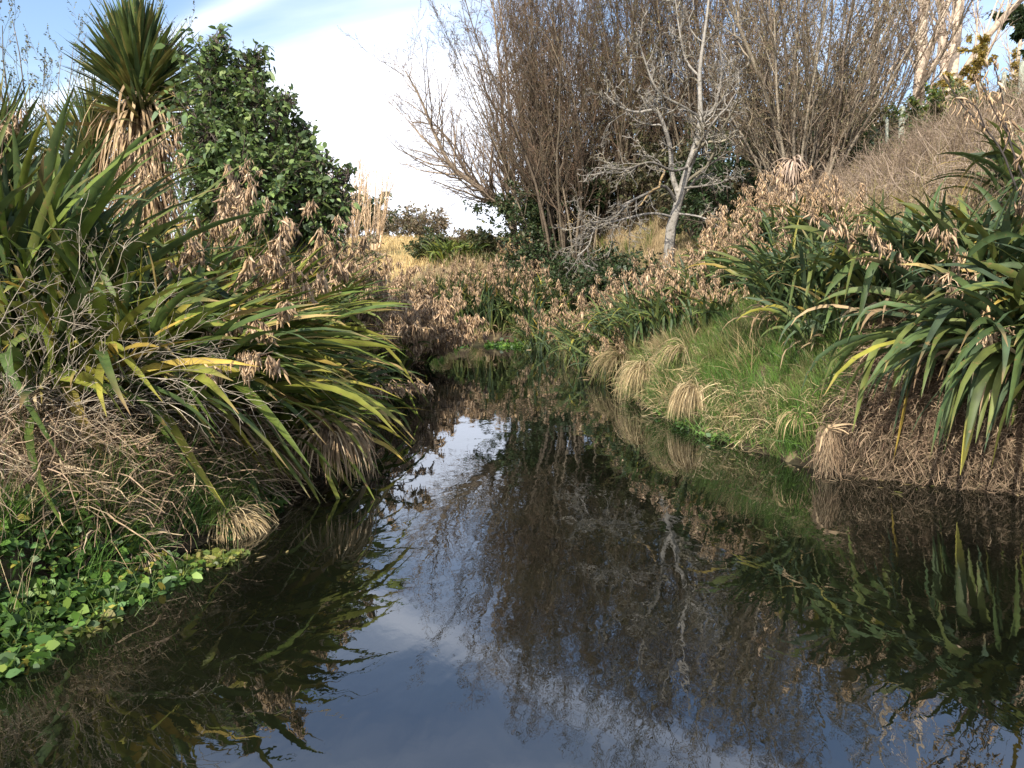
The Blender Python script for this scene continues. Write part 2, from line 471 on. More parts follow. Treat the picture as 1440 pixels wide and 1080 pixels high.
gl = N('ShaderNodeBsdfGlossy'); gl.inputs['Roughness'].default_value = .012; L(bp.outputs['Normal'], gl.inputs['Normal'])
gl.inputs['Color'].default_value = (.89, .93, 1, 1)
fr = N('ShaderNodeFresnel'); fr.inputs['IOR'].default_value = 2.2; L(bp.outputs['Normal'], fr.inputs['Normal'])
ms = N('ShaderNodeMixShader'); L(fr.outputs['Fac'], ms.inputs['Fac']); L(di.outputs['BSDF'], ms.inputs[1]); L(gl.outputs['BSDF'], ms.inputs[2])
L(ms.outputs['Shader'], out.inputs['Surface'])
wb = Buf()
wb.add(np.array([(-40, -14, 0), (10, -14, 0), (10, 34, 0), (-40, 34, 0)], float), np.array([[0, 1, 2, 3]]), np.ones((4, 3)))
tag(wb.build('water', wm, smooth=False), kind='structure')

SUN_AZ = math.radians(206)      # compass bearing from +Y, clockwise: behind the camera, to the west
SUN_EL = math.radians(41)
w = bpy.data.worlds.new('World'); C.world = w; w.use_nodes = True
nt = w.node_tree; nt.nodes.clear(); N = nt.nodes.new; L = nt.links.new
out = N('ShaderNodeOutputWorld'); bg = N('ShaderNodeBackground'); bg.inputs['Strength'].default_value = .15
sk = N('ShaderNodeTexSky'); sk.sky_type = 'NISHITA'; sk.sun_disc = False; sk.sun_elevation = SUN_EL; sk.sun_rotation = SUN_AZ
sk.air_density = 1.0; sk.dust_density = 1.6; sk.ozone_density = 2.0
tc = N('ShaderNodeTexCoord')
def math_(op, a, b=None, c=None):
    n = N('ShaderNodeMath'); n.operation = op
    for i, v in enumerate((a, b, c)):
        if v is None: continue
        if isinstance(v, (int, float)): n.inputs[i].default_value = v
        else: L(v, n.inputs[i])
    return n.outputs[0]
sep = N('ShaderNodeSeparateXYZ'); L(tc.outputs['Generated'], sep.inputs['Vector'])
X, Yc, Zc = sep.outputs
# cloud layer coordinates: project the direction on a high flat layer
zz = math_('ADD', math_('MAXIMUM', Zc, 0.0), .12)
cx = N('ShaderNodeCombineXYZ'); L(math_('DIVIDE', X, zz), cx.inputs[0]); L(math_('DIVIDE', Yc, zz), cx.inputs[1])
nz = N('ShaderNodeTexNoise'); nz.inputs['Scale'].default_value = .85; nz.inputs['Detail'].default_value = 7; nz.inputs['Roughness'].default_value = .52; nz.inputs['Distortion'].default_value = .5
mpc = N('ShaderNodeMapping'); mpc.inputs['Rotation'].default_value = (0, 0, math.radians(-38)); mpc.inputs['Scale'].default_value = (.45, 1.25, 1); mpc.inputs['Location'].default_value = (3.4, .35, 0)
L(cx.outputs[0], mpc.inputs['Vector']); L(mpc.outputs['Vector'], nz.inputs['Vector'])
# a bright low bank of cloud ahead, straight up the river
def gauss(v, c, s):
    d = math_('SUBTRACT', v, c); d = math_('DIVIDE', d, s); d = math_('MULTIPLY', d, d)
    return math_('EXPONENT', math_('MULTIPLY', d, -1.0))
azi = math_('DIVIDE', X, math_('MAXIMUM', Yc, .05))
bank = math_('MULTIPLY', gauss(azi, -.13, .21), gauss(Zc, .12, .165))
front = math_('GREATER_THAN', Yc, .0)
bank = math_('MULTIPLY', bank, front)
zs = math_('MAXIMUM', Zc, .02)
along = math_('ADD', math_('MULTIPLY', math_('DIVIDE', X, zs), .711), math_('MULTIPLY', math_('DIVIDE', Yc, zs), .703))
wob = math_('MULTIPLY', math_('SUBTRACT', nz.outputs['Fac'], .5), .25)
streak = math_('MULTIPLY', gauss(math_('ADD', along, wob), 1.41, .085), front)
streak = math_('ADD', streak, math_('MULTIPLY', gauss(math_('ADD', math_('DIVIDE', Yc, zs), wob), 1.35, .2), front))
fac = math_('ADD', math_('ADD', nz.outputs['Fac'], math_('MULTIPLY', bank, .62)), math_('MULTIPLY', streak, .20))
fac = math_('SUBTRACT', fac, math_('MULTIPLY', math_('MINIMUM', math_('MAXIMUM', math_('SUBTRACT', Zc, .36), 0.0), .25), .4))
mr = N('ShaderNodeMapRange'); mr.interpolation_type = 'SMOOTHSTEP'; mr.inputs['From Min'].default_value = .36; mr.inputs['From Max'].default_value = .88
L(fac, mr.inputs['Value'])
mx = N('ShaderNodeMix'); mx.data_type = 'RGBA'; L(mr.outputs['Result'], mx.inputs['Factor'])
L(sk.outputs['Color'], mx.inputs['A']); mx.inputs['B'].default_value = (6.6, 6.9, 7.6, 1)
L(mx.outputs['Result'], bg.inputs['Color']); L(bg.outputs['Background'], out.inputs['Surface'])

sl = bpy.data.lights.new('sun', 'SUN'); sl.energy = 4.8; sl.angle = math.radians(.5); sl.color = (1, .93, .82)
so = bpy.data.objects.new('sun', sl); COL.objects.link(so)
sd = Vector((math.sin(SUN_AZ) * math.cos(SUN_EL), math.cos(SUN_AZ) * math.cos(SUN_EL), math.sin(SUN_EL)))
so.rotation_euler = sd.to_track_quat('Z', 'Y').to_euler()

cam = bpy.data.cameras.new('camera'); cam.lens = 36 * F / 1440; cam.sensor_width = 36; cam.clip_end = 2000; cam.clip_start = .05
co = bpy.data.objects.new('camera', cam); COL.objects.link(co); co.location = (0, 0, CAM_H); co.rotation_euler = (PI / 2 - PITCH, 0, 0)
C.camera = co
C.view_settings.view_transform = 'Standard'; C.view_settings.look = 'None'; C.view_settings.exposure = 0.75; C.view_settings.gamma = 1
C.cycles.max_bounces = 6; C.cycles.diffuse_bounces = 3; C.cycles.glossy_bounces = 3; C.cycles.transmission_bounces = 3

exec_parts = True
# ================================================================== LEFT BANK
# --- flax clumps
flax('tall upright green flax clump rising behind the grey twig tangle', -4.85, 7.4, 11, fans=36, per=8, L=(2.4, 3.35), W=.10, spread=.7, lean=(.04, .0, .0), stiff=2.3, pal=COOL + GREENS[:3],
     yellow=.12, stalks=[(-.5, -.5, 2.9, (-.12, -.1, 1)), (-.2, -.6, 2.6, (.0, -.2, 1))], pod=.08)
flax('big arching flax clump with yellowing leaf tips that hangs over the dark pool', -3.85, 7.45, 12, fans=70, per=9, L=(1.9, 2.75), W=.095, spread=.95, lean=(.74, -.16, -.10), stiff=1.1,
     yellow=.34, kink=.2, dead=110, e=(35, 80), npan=9, npod=26, pod=.1, stalks=[(.1, .2, 2.2, (.6, .1, .8)), (.0, -.1, 2.4, (.4, .2, .9)), (.3, -.2, 2.1, (.8, -.2, .75)), (.4, -.4, 1.9, (.9, -.4, .5)), (.2, .4, 2.3, (.7, .0, .9))])
flax('broad flax clump leaning out level over the water below the evergreen tree', -4.0, 9.5, 13, fans=80, per=9, L=(1.8, 2.6), W=.075, spread=1.0, lean=(.5, -.12, -.02), stiff=1.3,
     yellow=.2, dead=90, e=(38, 82), npan=9, npod=26, pod=.11, stalks=[(.1, -.3, 2.3, (.6, -.2, .9)), (.2, .1, 2.4, (.8, .0, .75)), (.3, -.3, 2.4, (.8, -.4, .6)), (-.2, .1, 2.7, (.3, .1, 1)), (.4, -.5, 2.1, (.7, -.5, .7)), (.0, -.5, 2.5, (.4, -.3, 1))])
flax('upright bright green flax clump on the water edge before the brown seed heads', -3.8, 11.8, 14, fans=44, per=8, L=(2.0, 2.7), W=.07, spread=.8, lean=(.16, 0, 0), stiff=1.7,
     yellow=.15, stalks=[(.1, -.3, 2.4, (.5, -.1, .9)), (.3, .1, 2.3, (.8, .0, .4)), (-.3, -.2, 2.7, (-.1, .1, 1)), (-.5, .1, 2.9, (.1, .0, 1)), (.4, -.4, 2.4, (.6, -.3, .8)), (.2, -.5, 2.6, (.35, -.3, 1))], npan=9, npod=26, pod=.115)
flax('flax clump with upright tan seed stalks against the evergreen tree', -4.7, 10.4, 15, fans=30, per=8, L=(2.0, 2.7), W=.075, spread=.6, lean=(.18, -.05, 0), stiff=1.2,
     stalks=[(.1, .1, 3.0, (.16, .0, 1)), (.3, .0, 2.7, (.3, .1, 1)), (-.2, .2, 2.9, (.05, .1, 1)), (.4, -.2, 2.4, (.45, -.1, .8)), (.3, .3, 2.8, (.4, .1, 1))], npan=13, npod=15)
flax('flax clump of arching leaves in front of the cabbage tree trunk', -5.5, 9.4, 16, fans=34, per=8, L=(1.9, 2.6), W=.085, spread=.65, lean=(.30, -.1, 0), stiff=1.1, yellow=.2,
     stalks=[(.4, .0, 2.6, (.4, -.1, .9))])
flax('dark green flax clump under the drooping end of the evergreen tree', -4.1, 14.2, 17, fans=36, per=8, L=(1.8, 2.4), W=.07, spread=.8, lean=(.15, -.05, 0), stiff=1.3,
     stalks=[(.4, .1, 2.4, (.3, .0, 1)), (.1, .3, 2.6, (.1, .1, 1)), (.6, -.2, 2.2, (.6, .0, .7)), (-.3, .1, 2.5, (-.1, 0, 1))], npan=12, npod=15)
flax('flax clump at the frame edge, crowded under the small cabbage tree', -6.0, 8.6, 18, fans=24, per=8, L=(1.8, 2.5), W=.09, spread=.6, lean=(.08, -.05, 0), stiff=1.5, yellow=.25,
     stalks=[(.4, -.5, 2.7, (.08, -.05, 1)), (.7, -.4, 2.5, (.12, -.1, 1))], npan=12, npod=16)
flax('low flax clump drooping from the bank edge into the dark pool', -2.7, 8.5, 19, fans=30, per=8, L=(1.2, 1.9), W=.075, spread=.5, lean=(.62, -.2, -.25), stiff=1.0, yellow=.3, dead=120, e=(30, 78))
flax('low flax clump drooping to the water just before the bright sky reflection', -2.85, 10.9, 20, fans=30, per=8, L=(1.2, 1.8), W=.065, spread=.6, lean=(.45, -.1, -.2), stiff=1.0, yellow=.2, dead=120, e=(30, 78),
     stalks=[(.1, .1, 1.7, (.9, .0, .3)), (.2, -.2, 1.6, (.8, -.3, .2))])
# brown seed-head mass at the bend: heavily flowering clumps leaning over the water
SH = 'seed laden flax clumps at the river bend'
def seed_clump(label, x, y, seed, lean, n, L, fans=14, group=SH, pod=.13, npan=13, npod=17, tilt=.5, LL=(1.1, 1.6)):
    rng = np.random.default_rng(seed * 7 + 1)
    st = []
    for k in range(n):
        a = rng.uniform(0, 2 * PI); t = rng.uniform(.05, tilt)
        st.append((rng.uniform(-.5, .5), rng.uniform(-.5, .5), rng.uniform(*L), (math.cos(a) * t + lean[0], math.sin(a) * t + lean[1], 1 - lean[2])))
    return flax(label, x, y, seed, fans=fans, per=7, L=LL, W=.06, spread=.7, lean=(lean[0] * .3, lean[1] * .3, 0), stiff=1.2, stalks=st, dead=24, group=group, pod=pod, e=(66, 88), npan=npan, npod=npod)
seed_clump('brown seed laden flax nearest the water gap, its heads dipping into the river', -3.1, 17.4, 31, (.4, -.1, .3), 28, (1.4, 2.2))
seed_clump('brown seed laden flax on the outer corner of the bend, lowest over the water', -2.75, 20.4, 32, (.45, -.1, .35), 30, (1.4, 2.4))
seed_clump('brown seed laden flax midway round the bend, its stalks fanned over the water', -2.95, 19.0, 36, (.4, -.1, .15), 28, (1.4, 2.3))
seed_clump('brown seed laden flax right behind the low drooping flax, its stalks hanging level', -3.4, 15.6, 37, (.4, -.1, .3), 22, (1.2, 1.9))
seed_clump('brown seed laden flax at the innermost point of the bend beside the far cress', -3.2, 22.9, 38, (.4, .1, .1), 28, (1.5, 2.4))
seed_clump('brown seed laden flax set back behind the bright green flax clump', -4.6, 18.2, 33, (.1, 0, 0), 20, (1.6, 2.4))
seed_clump('pinkish brown seed laden flax behind the bend corner, below the tan hill', -4.2, 22.4, 34, (.2, -.05, .1), 24, (1.5, 2.4))
seed_clump('tall brown seed laden flax at the back of the bend', -5.8, 21.6, 35, (.05, 0, 0), 22, (1.8, 2.6))

# --- cabbage trees
def cabbage(label, x, y, seed, trunk_h, head_r, n, skirt, lean=(0, 0), group=None, z=None, W=.05, low=-25):
    rng = np.random.default_rng(seed)
    z0 = gz1(x, y) if z is None else z
    r = empty('cabbage_tree', (x, y, z0), label, 'cabbage tree', group)
    K = 9
    P = path([(0, 0, -.1), (lean[0] * .3, lean[1] * .3, trunk_h * .5), (lean[0], lean[1], trunk_h + head_r * .25)], K)
    R = np.linspace(.16, .08, K)[None] * (trunk_h / 3) ** .5
    tb = Buf(); tb.tubes(P, R, tcol(rng, P, [(.2, .16, .12)]), 8); tb.build('trunk', M_BARK, r)
    top = P[0, -1]
    e = np.radians(rng.triangular(low, 72, 90, n)); az = rng.uniform(0, 2 * PI, n)
    K = 8; s = np.linspace(0, 1, K)
    Ln = head_r * rng.uniform(.75, 1.12, n) * (1 - .1 * np.sin(e))
    dr = rng.uniform(.05, .5, n) * np.cos(e)
    ee = e[:, None] - dr[:, None] * s[None] ** 2
    D = np.stack([np.cos(ee) * np.cos(az)[:, None], np.cos(ee) * np.sin(az)[:, None], np.sin(ee)], -1)
    Pl = np.zeros((n, K, 3)); Pl[:, 1:] = np.cumsum((D[:, :-1] + D[:, 1:]) * .5 * (Ln / (K - 1))[:, None, None], axis=1)
    Pl += top + np.stack([rng.normal(0, .05, n), rng.normal(0, .05, n), np.interp(np.degrees(e), [low, 90], [-.9, .35]) * head_r * .6], -1)[:, None]
    T = nrm(np.gradient(Pl, axis=1)); hor = np.stack([-np.sin(az), np.cos(az), 0 * az], -1)[:, None] * np.ones((1, K, 1))
    nn = np.cross(T, hor); tw = rng.normal(0, .6, n)[:, None, None]
    S = hor * np.cos(tw) + nn * np.sin(tw)
    Wd = np.interp(s, [0, .15, .5, .8, 1], [.9, .8, 1, .6, .04])[None] * (W * rng.uniform(.75, 1.2, n))[:, None]
    c = ccol(rng, n, [(.07, .10, .03), (.055, .085, .03), (.09, .115, .03), (.13, .12, .035), (.05, .08, .035)], .15)
    col = np.broadcast_to(c[:, None], Pl.shape).copy()
    low_w = ss(25, -20, np.degrees(e))[:, None, None] * .6
    col = col * (1 - low_w) + np.array([.22, .16, .07]) * low_w
    b = Buf(); b.strips(Pl, S, Wd, col, fold=.2); b.build('crown', M_FLAX, r)
    if skirt:
        m, sl = skirt
        az = rng.uniform(0, 2 * PI, m); t = rng.uniform(.5, .98, m)
        p, _, _ = sample(P, np.ones((1, 9)), np.zeros(m, int), t)
        p = p + np.stack([np.cos(az), np.sin(az), 0 * az], -1) * .12
        d = np.stack([np.cos(az) * .38, np.sin(az) * .38, rng.uniform(-.9, .15, m)], -1)
        Q = walk(rng, p, d, sl * rng.uniform(.6, 1.1, m), 7, -.55, .06)
        S = nrm(np.cross(nrm(np.gradient(Q, axis=1)), np.stack([np.cos(az), np.sin(az), 0 * az], -1)[:, None] + .01))
        Wd = np.interp(np.linspace(0, 1, 7), [0, .5, 1], [1, .9, .1])[None] * (.045 * rng.uniform(.5, 1.2, m))[:, None]
        b = Buf(); b.strips(Q, S, Wd, tcol(rng, Q, [(.40, .28, .15), (.46, .34, .2), (.33, .23, .13), (.27, .18, .11)], .15)); b.build('dead_leaf_skirt', M_STRAW, r)
    return r
cabbage('tall cabbage tree with a skirt of dead tan leaves beside the evergreen tree', at(213, 15), 15.0, 51, 3.8, 1.5, 620, (520, 1.9), (.0, 0), W=.085, low=-12)
cabbage('small cabbage tree half hidden behind the tall upright flax, at the frame edge', at(2, 11), 11.0, 52, 1.75, 1.35, 380, None, (.0, 0), W=.07, low=-10)
cabbage('young pale cabbage tree between the flax and the tall cabbage tree', at(150, 16.5), 16.5, 53, 2.5, 1.6, 300, None, W=.06)

# --- evergreen tree
EVG = [(.095, .155, .045), (.115, .175, .05), (.08, .13, .045), (.15, .20, .065), (.10, .155, .075)]
def evergreen_mass(label, blobs, x, y, seed, size, cols, nper, group=None, name='evergreen_tree'):
    """tree whose crown is hung on limbs that reach hand-placed crown centres (dx,dy,z,r)"""
    rng = np.random.default_rng(seed)
    z0 = gz1(x, y)
    r = empty(name, (x, y, z0), label, 'tree', group)
    tb = Buf(); lb = Buf(); bark = [(.10, .08, .065)]
    for (dx, dy, z, rad) in blobs:
        c = np.array([dx, dy, z - z0])
        P = path([(0, 0, -.1), (dx * .25, dy * .25, c[2] * .4), (dx * .8, dy * .8, c[2] * .85), tuple(c)], 9)
        P[0, 1:-1] += rng.normal(0, .05, (7, 3))
        R = np.linspace(.085, .02, 9)[None]
        tb.tubes(P, R, tcol(rng, P, bark), 6)
        m = 46
        dd = nrm(rng.normal(0, 1, (m, 3)) + np.array([0, 0, .25]))
        pp, _, _ = sample(P, R, np.zeros(m, int), rng.uniform(.75, 1, m))
        Q = walk(rng, pp, dd, rad * rng.uniform(.6, 1.15, m), 6, .03, .14); RQ = np.linspace(.018, .006, 6)[None] * np.ones((m, 1))
        tb.tubes(Q, RQ, tcol(rng, Q, bark), 3)
        T, RT = grow(rng, Q, RQ, 7, .25, 1, .42, .8, .05, .2, 4, .6, .5, .3, .003)
        tb.tubes(T, RT, tcol(rng, T, bark), 3)
        k = int(nper * rad ** 2)
        # leaves sit in rosettes at the twig ends
        idx = rng.integers(0, len(T), k)
        p, d, _ = sample(T, RT, idx, rng.beta(3, 1, k))
        leaf_scatter(lb, rng, p + rng.normal(0, size * .4, p.shape), d * .8 + rng.normal(0, .6, p.shape), size, cols, .52)
    tb.build('trunk', M_BARK, r); lb.build('crown', M_LEAF, r)
    return r
bl = []
for (px, py, rr, dy) in [(285, 110, .62, 0), (330, 150, .7, .2), (290, 200, .8, -.3), (360, 215, .75, 0), (400, 200, .45, .3), (330, 270, .7, -.5), (405, 255, .62, -.1), (440, 285, .5, .1), (380, 300, .6, -.4), (455, 325, .45, 0), (282, 175, .42, .4), (425, 340, .5, .1), (300, 320, .55, .3), (470, 268, .22, 0), (350, 110, .4, .2), (365, 165, .55, 0), (430, 245, .45, .2), (300, 260, .6, 0), (455, 300, .4, 0), (345, 330, .55, 0), (302, 68, .28, 0), (355, 92, .25, .2), (398, 152, .26, 0), (428, 200, .24, .2), (458, 246, .25, 0), (484, 262, .2, .1), (486, 300, .25, 0)]:
    q = pz(px + 4, py - 16, 13.4 + dy); bl.append((q[0] - at(330, 13.4), dy, q[2], rr * .86))
evergreen_mass('broadleaf evergreen tree with a dense round crown beside the cabbage tree', bl, at(330, 13.4), 13.4, 61, .105, [(c[0] * 1.2, c[1] * 1.15, c[2] * 1.1) for c in EVG], 3300)

# hazy small-leaved trees behind
def wispy(label, px, Y, h, seed, w=.35):
    rng = np.random.default_rng(seed)
    P, R = stems(rng, 16, .3, h * .7, h, w, 10, .03, .05, .045)
    return bare_tree('wispy_tree', label, 'tree', at(px, Y), Y, seed, [P], [R],
              [dict(n=10, t0=.25, t1=1, ln=.3, ang=.55, up=.08, wig=.12, K=6), dict(n=7, t0=.15, t1=1, ln=.4, ang=.6, up=.06, wig=.15, K=4, rmin=.003)],
              [(.2, .17, .13)], [(.15, .16, .09), (.2, .17, .12), (.12, .14, .07)], buds=15000)
wispy('wispy grey green tree behind the flax at the frame corner', 55, 19, 7.1, 62)
wispy('wispy grey green tree peeping beside the cabbage tree head', 120, 24, 6.4, 63)
wispy('thin wispy tree whose top shows between cabbage tree and evergreen', 255, 21, 7.6, 64, .25)

# --- grey twig tangle
def twig_bush(label, x, y, seed, n, L, lean, tilt, cols, z=None, spread=.4, sub=9, r0=.006):
    rng = np.random.default_rng(seed)
    r = empty('twig_bush', (x, y, gz1(x, y) if z is None else z), label, 'bush')
    P, R = stems(rng, n, spread, L * .55, L, tilt, 10, -.07, .09, r0, lean=lean)
    B = Buf(); B.tubes(P, R, tcol(rng, P, cols, .2), 4); B.build('stems', M_STALK, r)
    Q, RQ = grow(rng, P, R, sub, .15, 1, .32, .8, -.05, .13, 6, .65, .5, .3, .003)
    T, RT = grow(rng, Q, RQ, 3, .2, 1, .5, .7, -.05, .16, 4, .7, .6, .3, .0022)
    B = Buf(); B.tubes(Q, RQ, tcol(rng, Q, cols, .2), 3); B.tubes(T, RT, tcol(rng, T, cols, .2), 3); B.build('twigs', M_TWIG, r)
    return r
GREYT = [(.26, .225, .17), (.31, .27, .205), (.20, .17, .13), (.36, .30, .23)]
twig_bush('grey tangle of bare dead twigs in front of the tall upright flax', -4.05, 6.3, 71, 80, 1.8, (.32, -.1, .0), 1.0, GREYT, spread=.65, r0=.009)
twig_bush('low pale mat of dead stems spilling down the bank at the frame edge', -4.2, 5.9, 72, 75, 1.3, (.35, -.25, -.40), 1.1, [(.40, .32, .21), (.33, .25, .17), (.27, .20, .13)], spread=.6)

# ------------------------------------------------------------------ stuff: thatch, grass, cress
def scatter_xy(rng, n, x0, x1, y0, y1, keep):
    out = []
    got = 0
    for _ in range(40):
        x = rng.uniform(x0, x1, n); y = rng.uniform(y0, y1, n); d = river_d(x, y)
        m = keep(x, y, d)
        out.append(np.stack([x[m], y[m]], -1)); got += m.sum()
        if got >= n: break
    p = np.concatenate(out)[:n]
    return p[:, 0], p[:, 1]

def thatch(name, label, seed, n, box, keep, heap, L, cols, W=.007, flat=.4, down=-.12, cat='dry grass', m=None, K=6, hang=None):
    rng = np.random.default_rng(seed)
    x, y = scatter_xy(rng, n, *box, keep); n = len(x)
    z = gz(x, y) + heap * rng.uniform(0, 1, n) ** 1.3
    az = rng.uniform(0, 2 * PI, n); e = rng.normal(.2, flat, n)
    d = np.stack([np.cos(e) * np.cos(az), np.cos(e) * np.sin(az), np.sin(e)], -1)
    if hang is not None: d = d + np.array(hang)
    P = walk(rng, np.stack([x, y, z], -1), d, L * rng.uniform(.4, 1.3, n), K, down, .22)
    gzz = gz(P[..., 0], P[..., 1]); P[..., 2] = np.maximum(P[..., 2], (np.maximum(gzz, 0) if hang is None else 0) + .005)
    S = nrm(np.cross(nrm(np.gradient(P, axis=1)), nrm(rng.normal(0, 1, (n, 1, 3)))))
    Wd = np.linspace(1, .4, K)[None] * (W * rng.uniform(.6, 1.6, n))[:, None]
    B = Buf(); B.strips(P, S, Wd, tcol(rng, P, cols, .22))
    return tag(B.build(name, m or M_STRAW), label, cat, kind='stuff')

def blades(name, label, seed, n, box, keep, h, cols, W=.006, m=None, lean=0.0, droop=.5, cat='grass', K=4, toward=None, clump=0, z_off=0.0):
    rng = np.random.default_rng(seed)
    if clump:
        cx, cy = scatter_xy(rng, clump, *box, keep); k = rng.integers(0, len(cx), n)
        x = cx[k] + rng.normal(0, .07, n); y = cy[k] + rng.normal(0, .07, n)
        ok = river_d(x, y) > .02; x, y = x[ok], y[ok]; n = len(x)
        hh = h * (.6 + .8 * rng.uniform(0, 1, len(cx)))[k[ok]]
        cc = ccol(rng, len(cx), cols, .15)[k[ok]] * (1 + rng.normal(0, .15, (n, 1)))
    else:
        x, y = scatter_xy(rng, n, *box, keep); n = len(x); hh = np.full(n, h); cc = ccol(rng, n, cols, .2)
    z = gz(x, y) - .02 + z_off
    az = rng.uniform(0, 2 * PI, n); t = np.abs(rng.normal(0, .45, n)) + lean
    d = np.stack([np.sin(t) * np.cos(az), np.sin(t) * np.sin(az), np.cos(t)], -1)
    if toward is not None: d = d + np.array(toward)
    P = walk(rng, np.stack([x, y, z], -1), d, hh * rng.uniform(.5, 1.25, n), K, -droop / K, .09)
    side = nrm(np.cross(nrm(P[:, -1] - P[:, 0]), nrm(rng.normal(0, 1, (n, 3)))))[:, None] * np.ones((1, K, 1))
    Wd = np.interp(np.linspace(0, 1, K), [0, .5, 1], [1, .8, .08])[None] * (W * rng.uniform(.6, 1.4, n))[:, None]
    B = Buf(); B.strips(P, side, Wd, np.broadcast_to(cc[:, None], P.shape))
    return tag(B.build(name, m or M_GRASS), label, cat, kind='stuff')

thatch('dry_thatch', 'matted brown dead grass covering the near bank below the twig tangle', 81, 15000, (-6.5, -2.0, 5.2, 8.2), lambda x, y, d: (x < 0) & (d > .12) & (d < 3.2), .42, .38,
       [(.34, .25, .15), (.28, .20, .12), (.40, .31, .19), (.20, .14, .09), (.38, .27, .18)], W=.009)
blades('bank_grass', 'fresh green grass between the cress and the arching flax', 82, 7000, (-3.4, -1.8, 4.8, 7.6), lambda x, y, d: (x < 0) & (d > .03) & (d < .75), .32, GRASSY, W=.007, clump=70, toward=(.25, -.1, 0), droop=1.2)

def cress(label, seed, n, box, keep, mound, size, cols, name='watercress'):
    rng = np.random.default_rng(seed)
    x, y = scatter_xy(rng, n, *box, keep); n = len(x)
    d = river_d(x, y)
    top = np.maximum(gz(x, y), 0) + mound * ss(-.35, .35, d) * (.75 + .4 * lump(x * 2, y * 2))
    z = np.maximum(top * rng.uniform(.35, 1.0, n) ** .5, .012)
    dirs = np.stack([rng.normal(.15, .6, n), rng.normal(-.3, .6, n), rng.normal(.1, .3, n)], -1)
    B = Buf()
    p = np.stack([x, y, z], -1)
    leaf_scatter(B, rng, p, dirs, size, cols, .72, droop=.2)
    m = n // 12
    P = walk(rng, p[:m] - np.array([0, 0, .12]), np.stack([rng.normal(0, .4, m), rng.normal(0, .4, m), np.ones(m)], -1), rng.uniform(.1, .28, m), 5, -.05, .15)
    B.tubes(P, np.full((m, 5), .003), tcol(rng, P, [(.12, .17, .05)]), 3)
    return tag(B.build(name, M_LEAF), label, 'cress', kind='stuff')
CRESS = [(.075, .15, .025), (.095, .185, .03), (.055, .11, .025), (.13, .20, .035), (.07, .14, .04)]
cress('bright round-leaved cress mounded on the near bank at the frame edge', 83, 5200, (-4.6, -2.2, 3.4, 5.6), lambda x, y, d: (x < 0) & (d > -.36 + .25 * lump(x * 2.4, y * 2.4)) & (d < 1.0 - .5 * (y - 4)), .40, .064, CRESS * 4 + [(.30, .27, .05)])
cress('yellow green floating cress fringe under the near bank cress', 84, 900, (-3.6, -1.9, 3.6, 5.9), lambda x, y, d: (x < 0) & (d > -.48) & (d < -.12) & (lump(x * 2.5, y * 2.5) > -.05), .02, .05, [(.13, .17, .03), (.16, .18, .035), (.10, .14, .035), (.2, .18, .06)])
cress('low cress under the arching flax clump at the waterline', 85, 900, (-2.6, -1.5, 6.2, 7.6), lambda x, y, d: (x < 0) & (d > -.18) & (d < .3), .22, .05, CRESS)

blades('cress_weeds', 'thin grass and dry stems poking through the cress', 87, 1100, (-4.5, -2.2, 3.8, 6.4), lambda x, y, d: (x < 0) & (d > .0) & (d < 1.1), .5, STRAW + GRASSY[:2], W=.007, clump=40, droop=1.0)
thatch('edge_thatch', 'brown dead leaves hanging over the water edge under the arching flax', 86, 7000, (-3.4, -1.7, 7.2, 16), lambda x, y, d: (x < 0) & (d > .05) & (d < .9), .4, .5, DEAD, W=.012, down=-.26, hang=(.6, -.3, 0))
def floating(label, seed, n, keep, cols, size):
    rng = np.random.default_rng(seed)
    x, y = scatter_xy(rng, n, -4, 6.5, 3.4, 22, keep); n = len(x)
    az = rng.uniform(0, 2 * PI, n); L = size * rng.uniform(.4, 1.6, n)
    sN = np.linspace(0, 1, 4)
    P = np.stack([x, y, np.full(n, .006)], -1)[:, None] + np.stack([np.cos(az), np.sin(az), 0 * az], -1)[:, None] * (sN[None, :, None] * L[:, None, None])
    S = np.stack([-np.sin(az), np.cos(az), 0 * az], -1)[:, None] * np.ones((1, 4, 1))
    B = Buf(); B.strips(P, S, np.array([.2, 1, .8, .1])[None] * (L * .3)[:, None], tcol(rng, P, cols))
    return tag(B.build('floating_leaves', M_LEAF), label, 'litter', kind='stuff')
floating('dead leaves and bits of weed floating along the edges of the pool', 88, 420, lambda x, y, d: (d < -.02) & (d > -.75) & (lump(x * 1.5, y * 1.5 + 4) > .1), [(.3, .24, .1), (.18, .19, .05), (.36, .28, .15), (.14, .12, .05)], .06)
# --- tussocks
def tussock(label, x, y, seed, n, L, r, cols=STRAW, z=None, up=.9, drop=-.4, toward=(0, 0, 0), W=.008, name='dry_grass_tussock', K=8):
    rng = np.random.default_rng(seed)
    az = rng.uniform(0, 2 * PI, n); q = rng.uniform(.05, 1, n)
    p = np.stack([r * .45 * q * np.cos(az), r * .45 * q * np.sin(az), rng.uniform(-.05, .03, n)], -1)
    d = np.stack([np.cos(az) * q, np.sin(az) * q, up * rng.uniform(.1, 1.1, n)], -1) + np.array(toward)
    P = walk(rng, p, d, L * rng.uniform(.3, 1.2, n), K, drop * 1.5, .13)
    S = nrm(np.cross(nrm(np.gradient(P, axis=1)), nrm(rng.normal(0, 1, (n, 1, 3)))))
    Wd = np.interp(np.linspace(0, 1, K), [0, .6, 1], [1, .8, .1])[None] * (W * rng.uniform(.6, 1.4, n))[:, None]
    B = Buf(); B.strips(P, S, Wd, tcol(rng, P, cols, .18))
    z = gz1(x, y) if z is None else z
    P[..., 2] = np.maximum(P[..., 2], .01 - z)
    return tag(B.build(name, M_STRAW, loc=(x, y, z)), label, 'grass tuft', 'dry grass tussocks at the waterline')
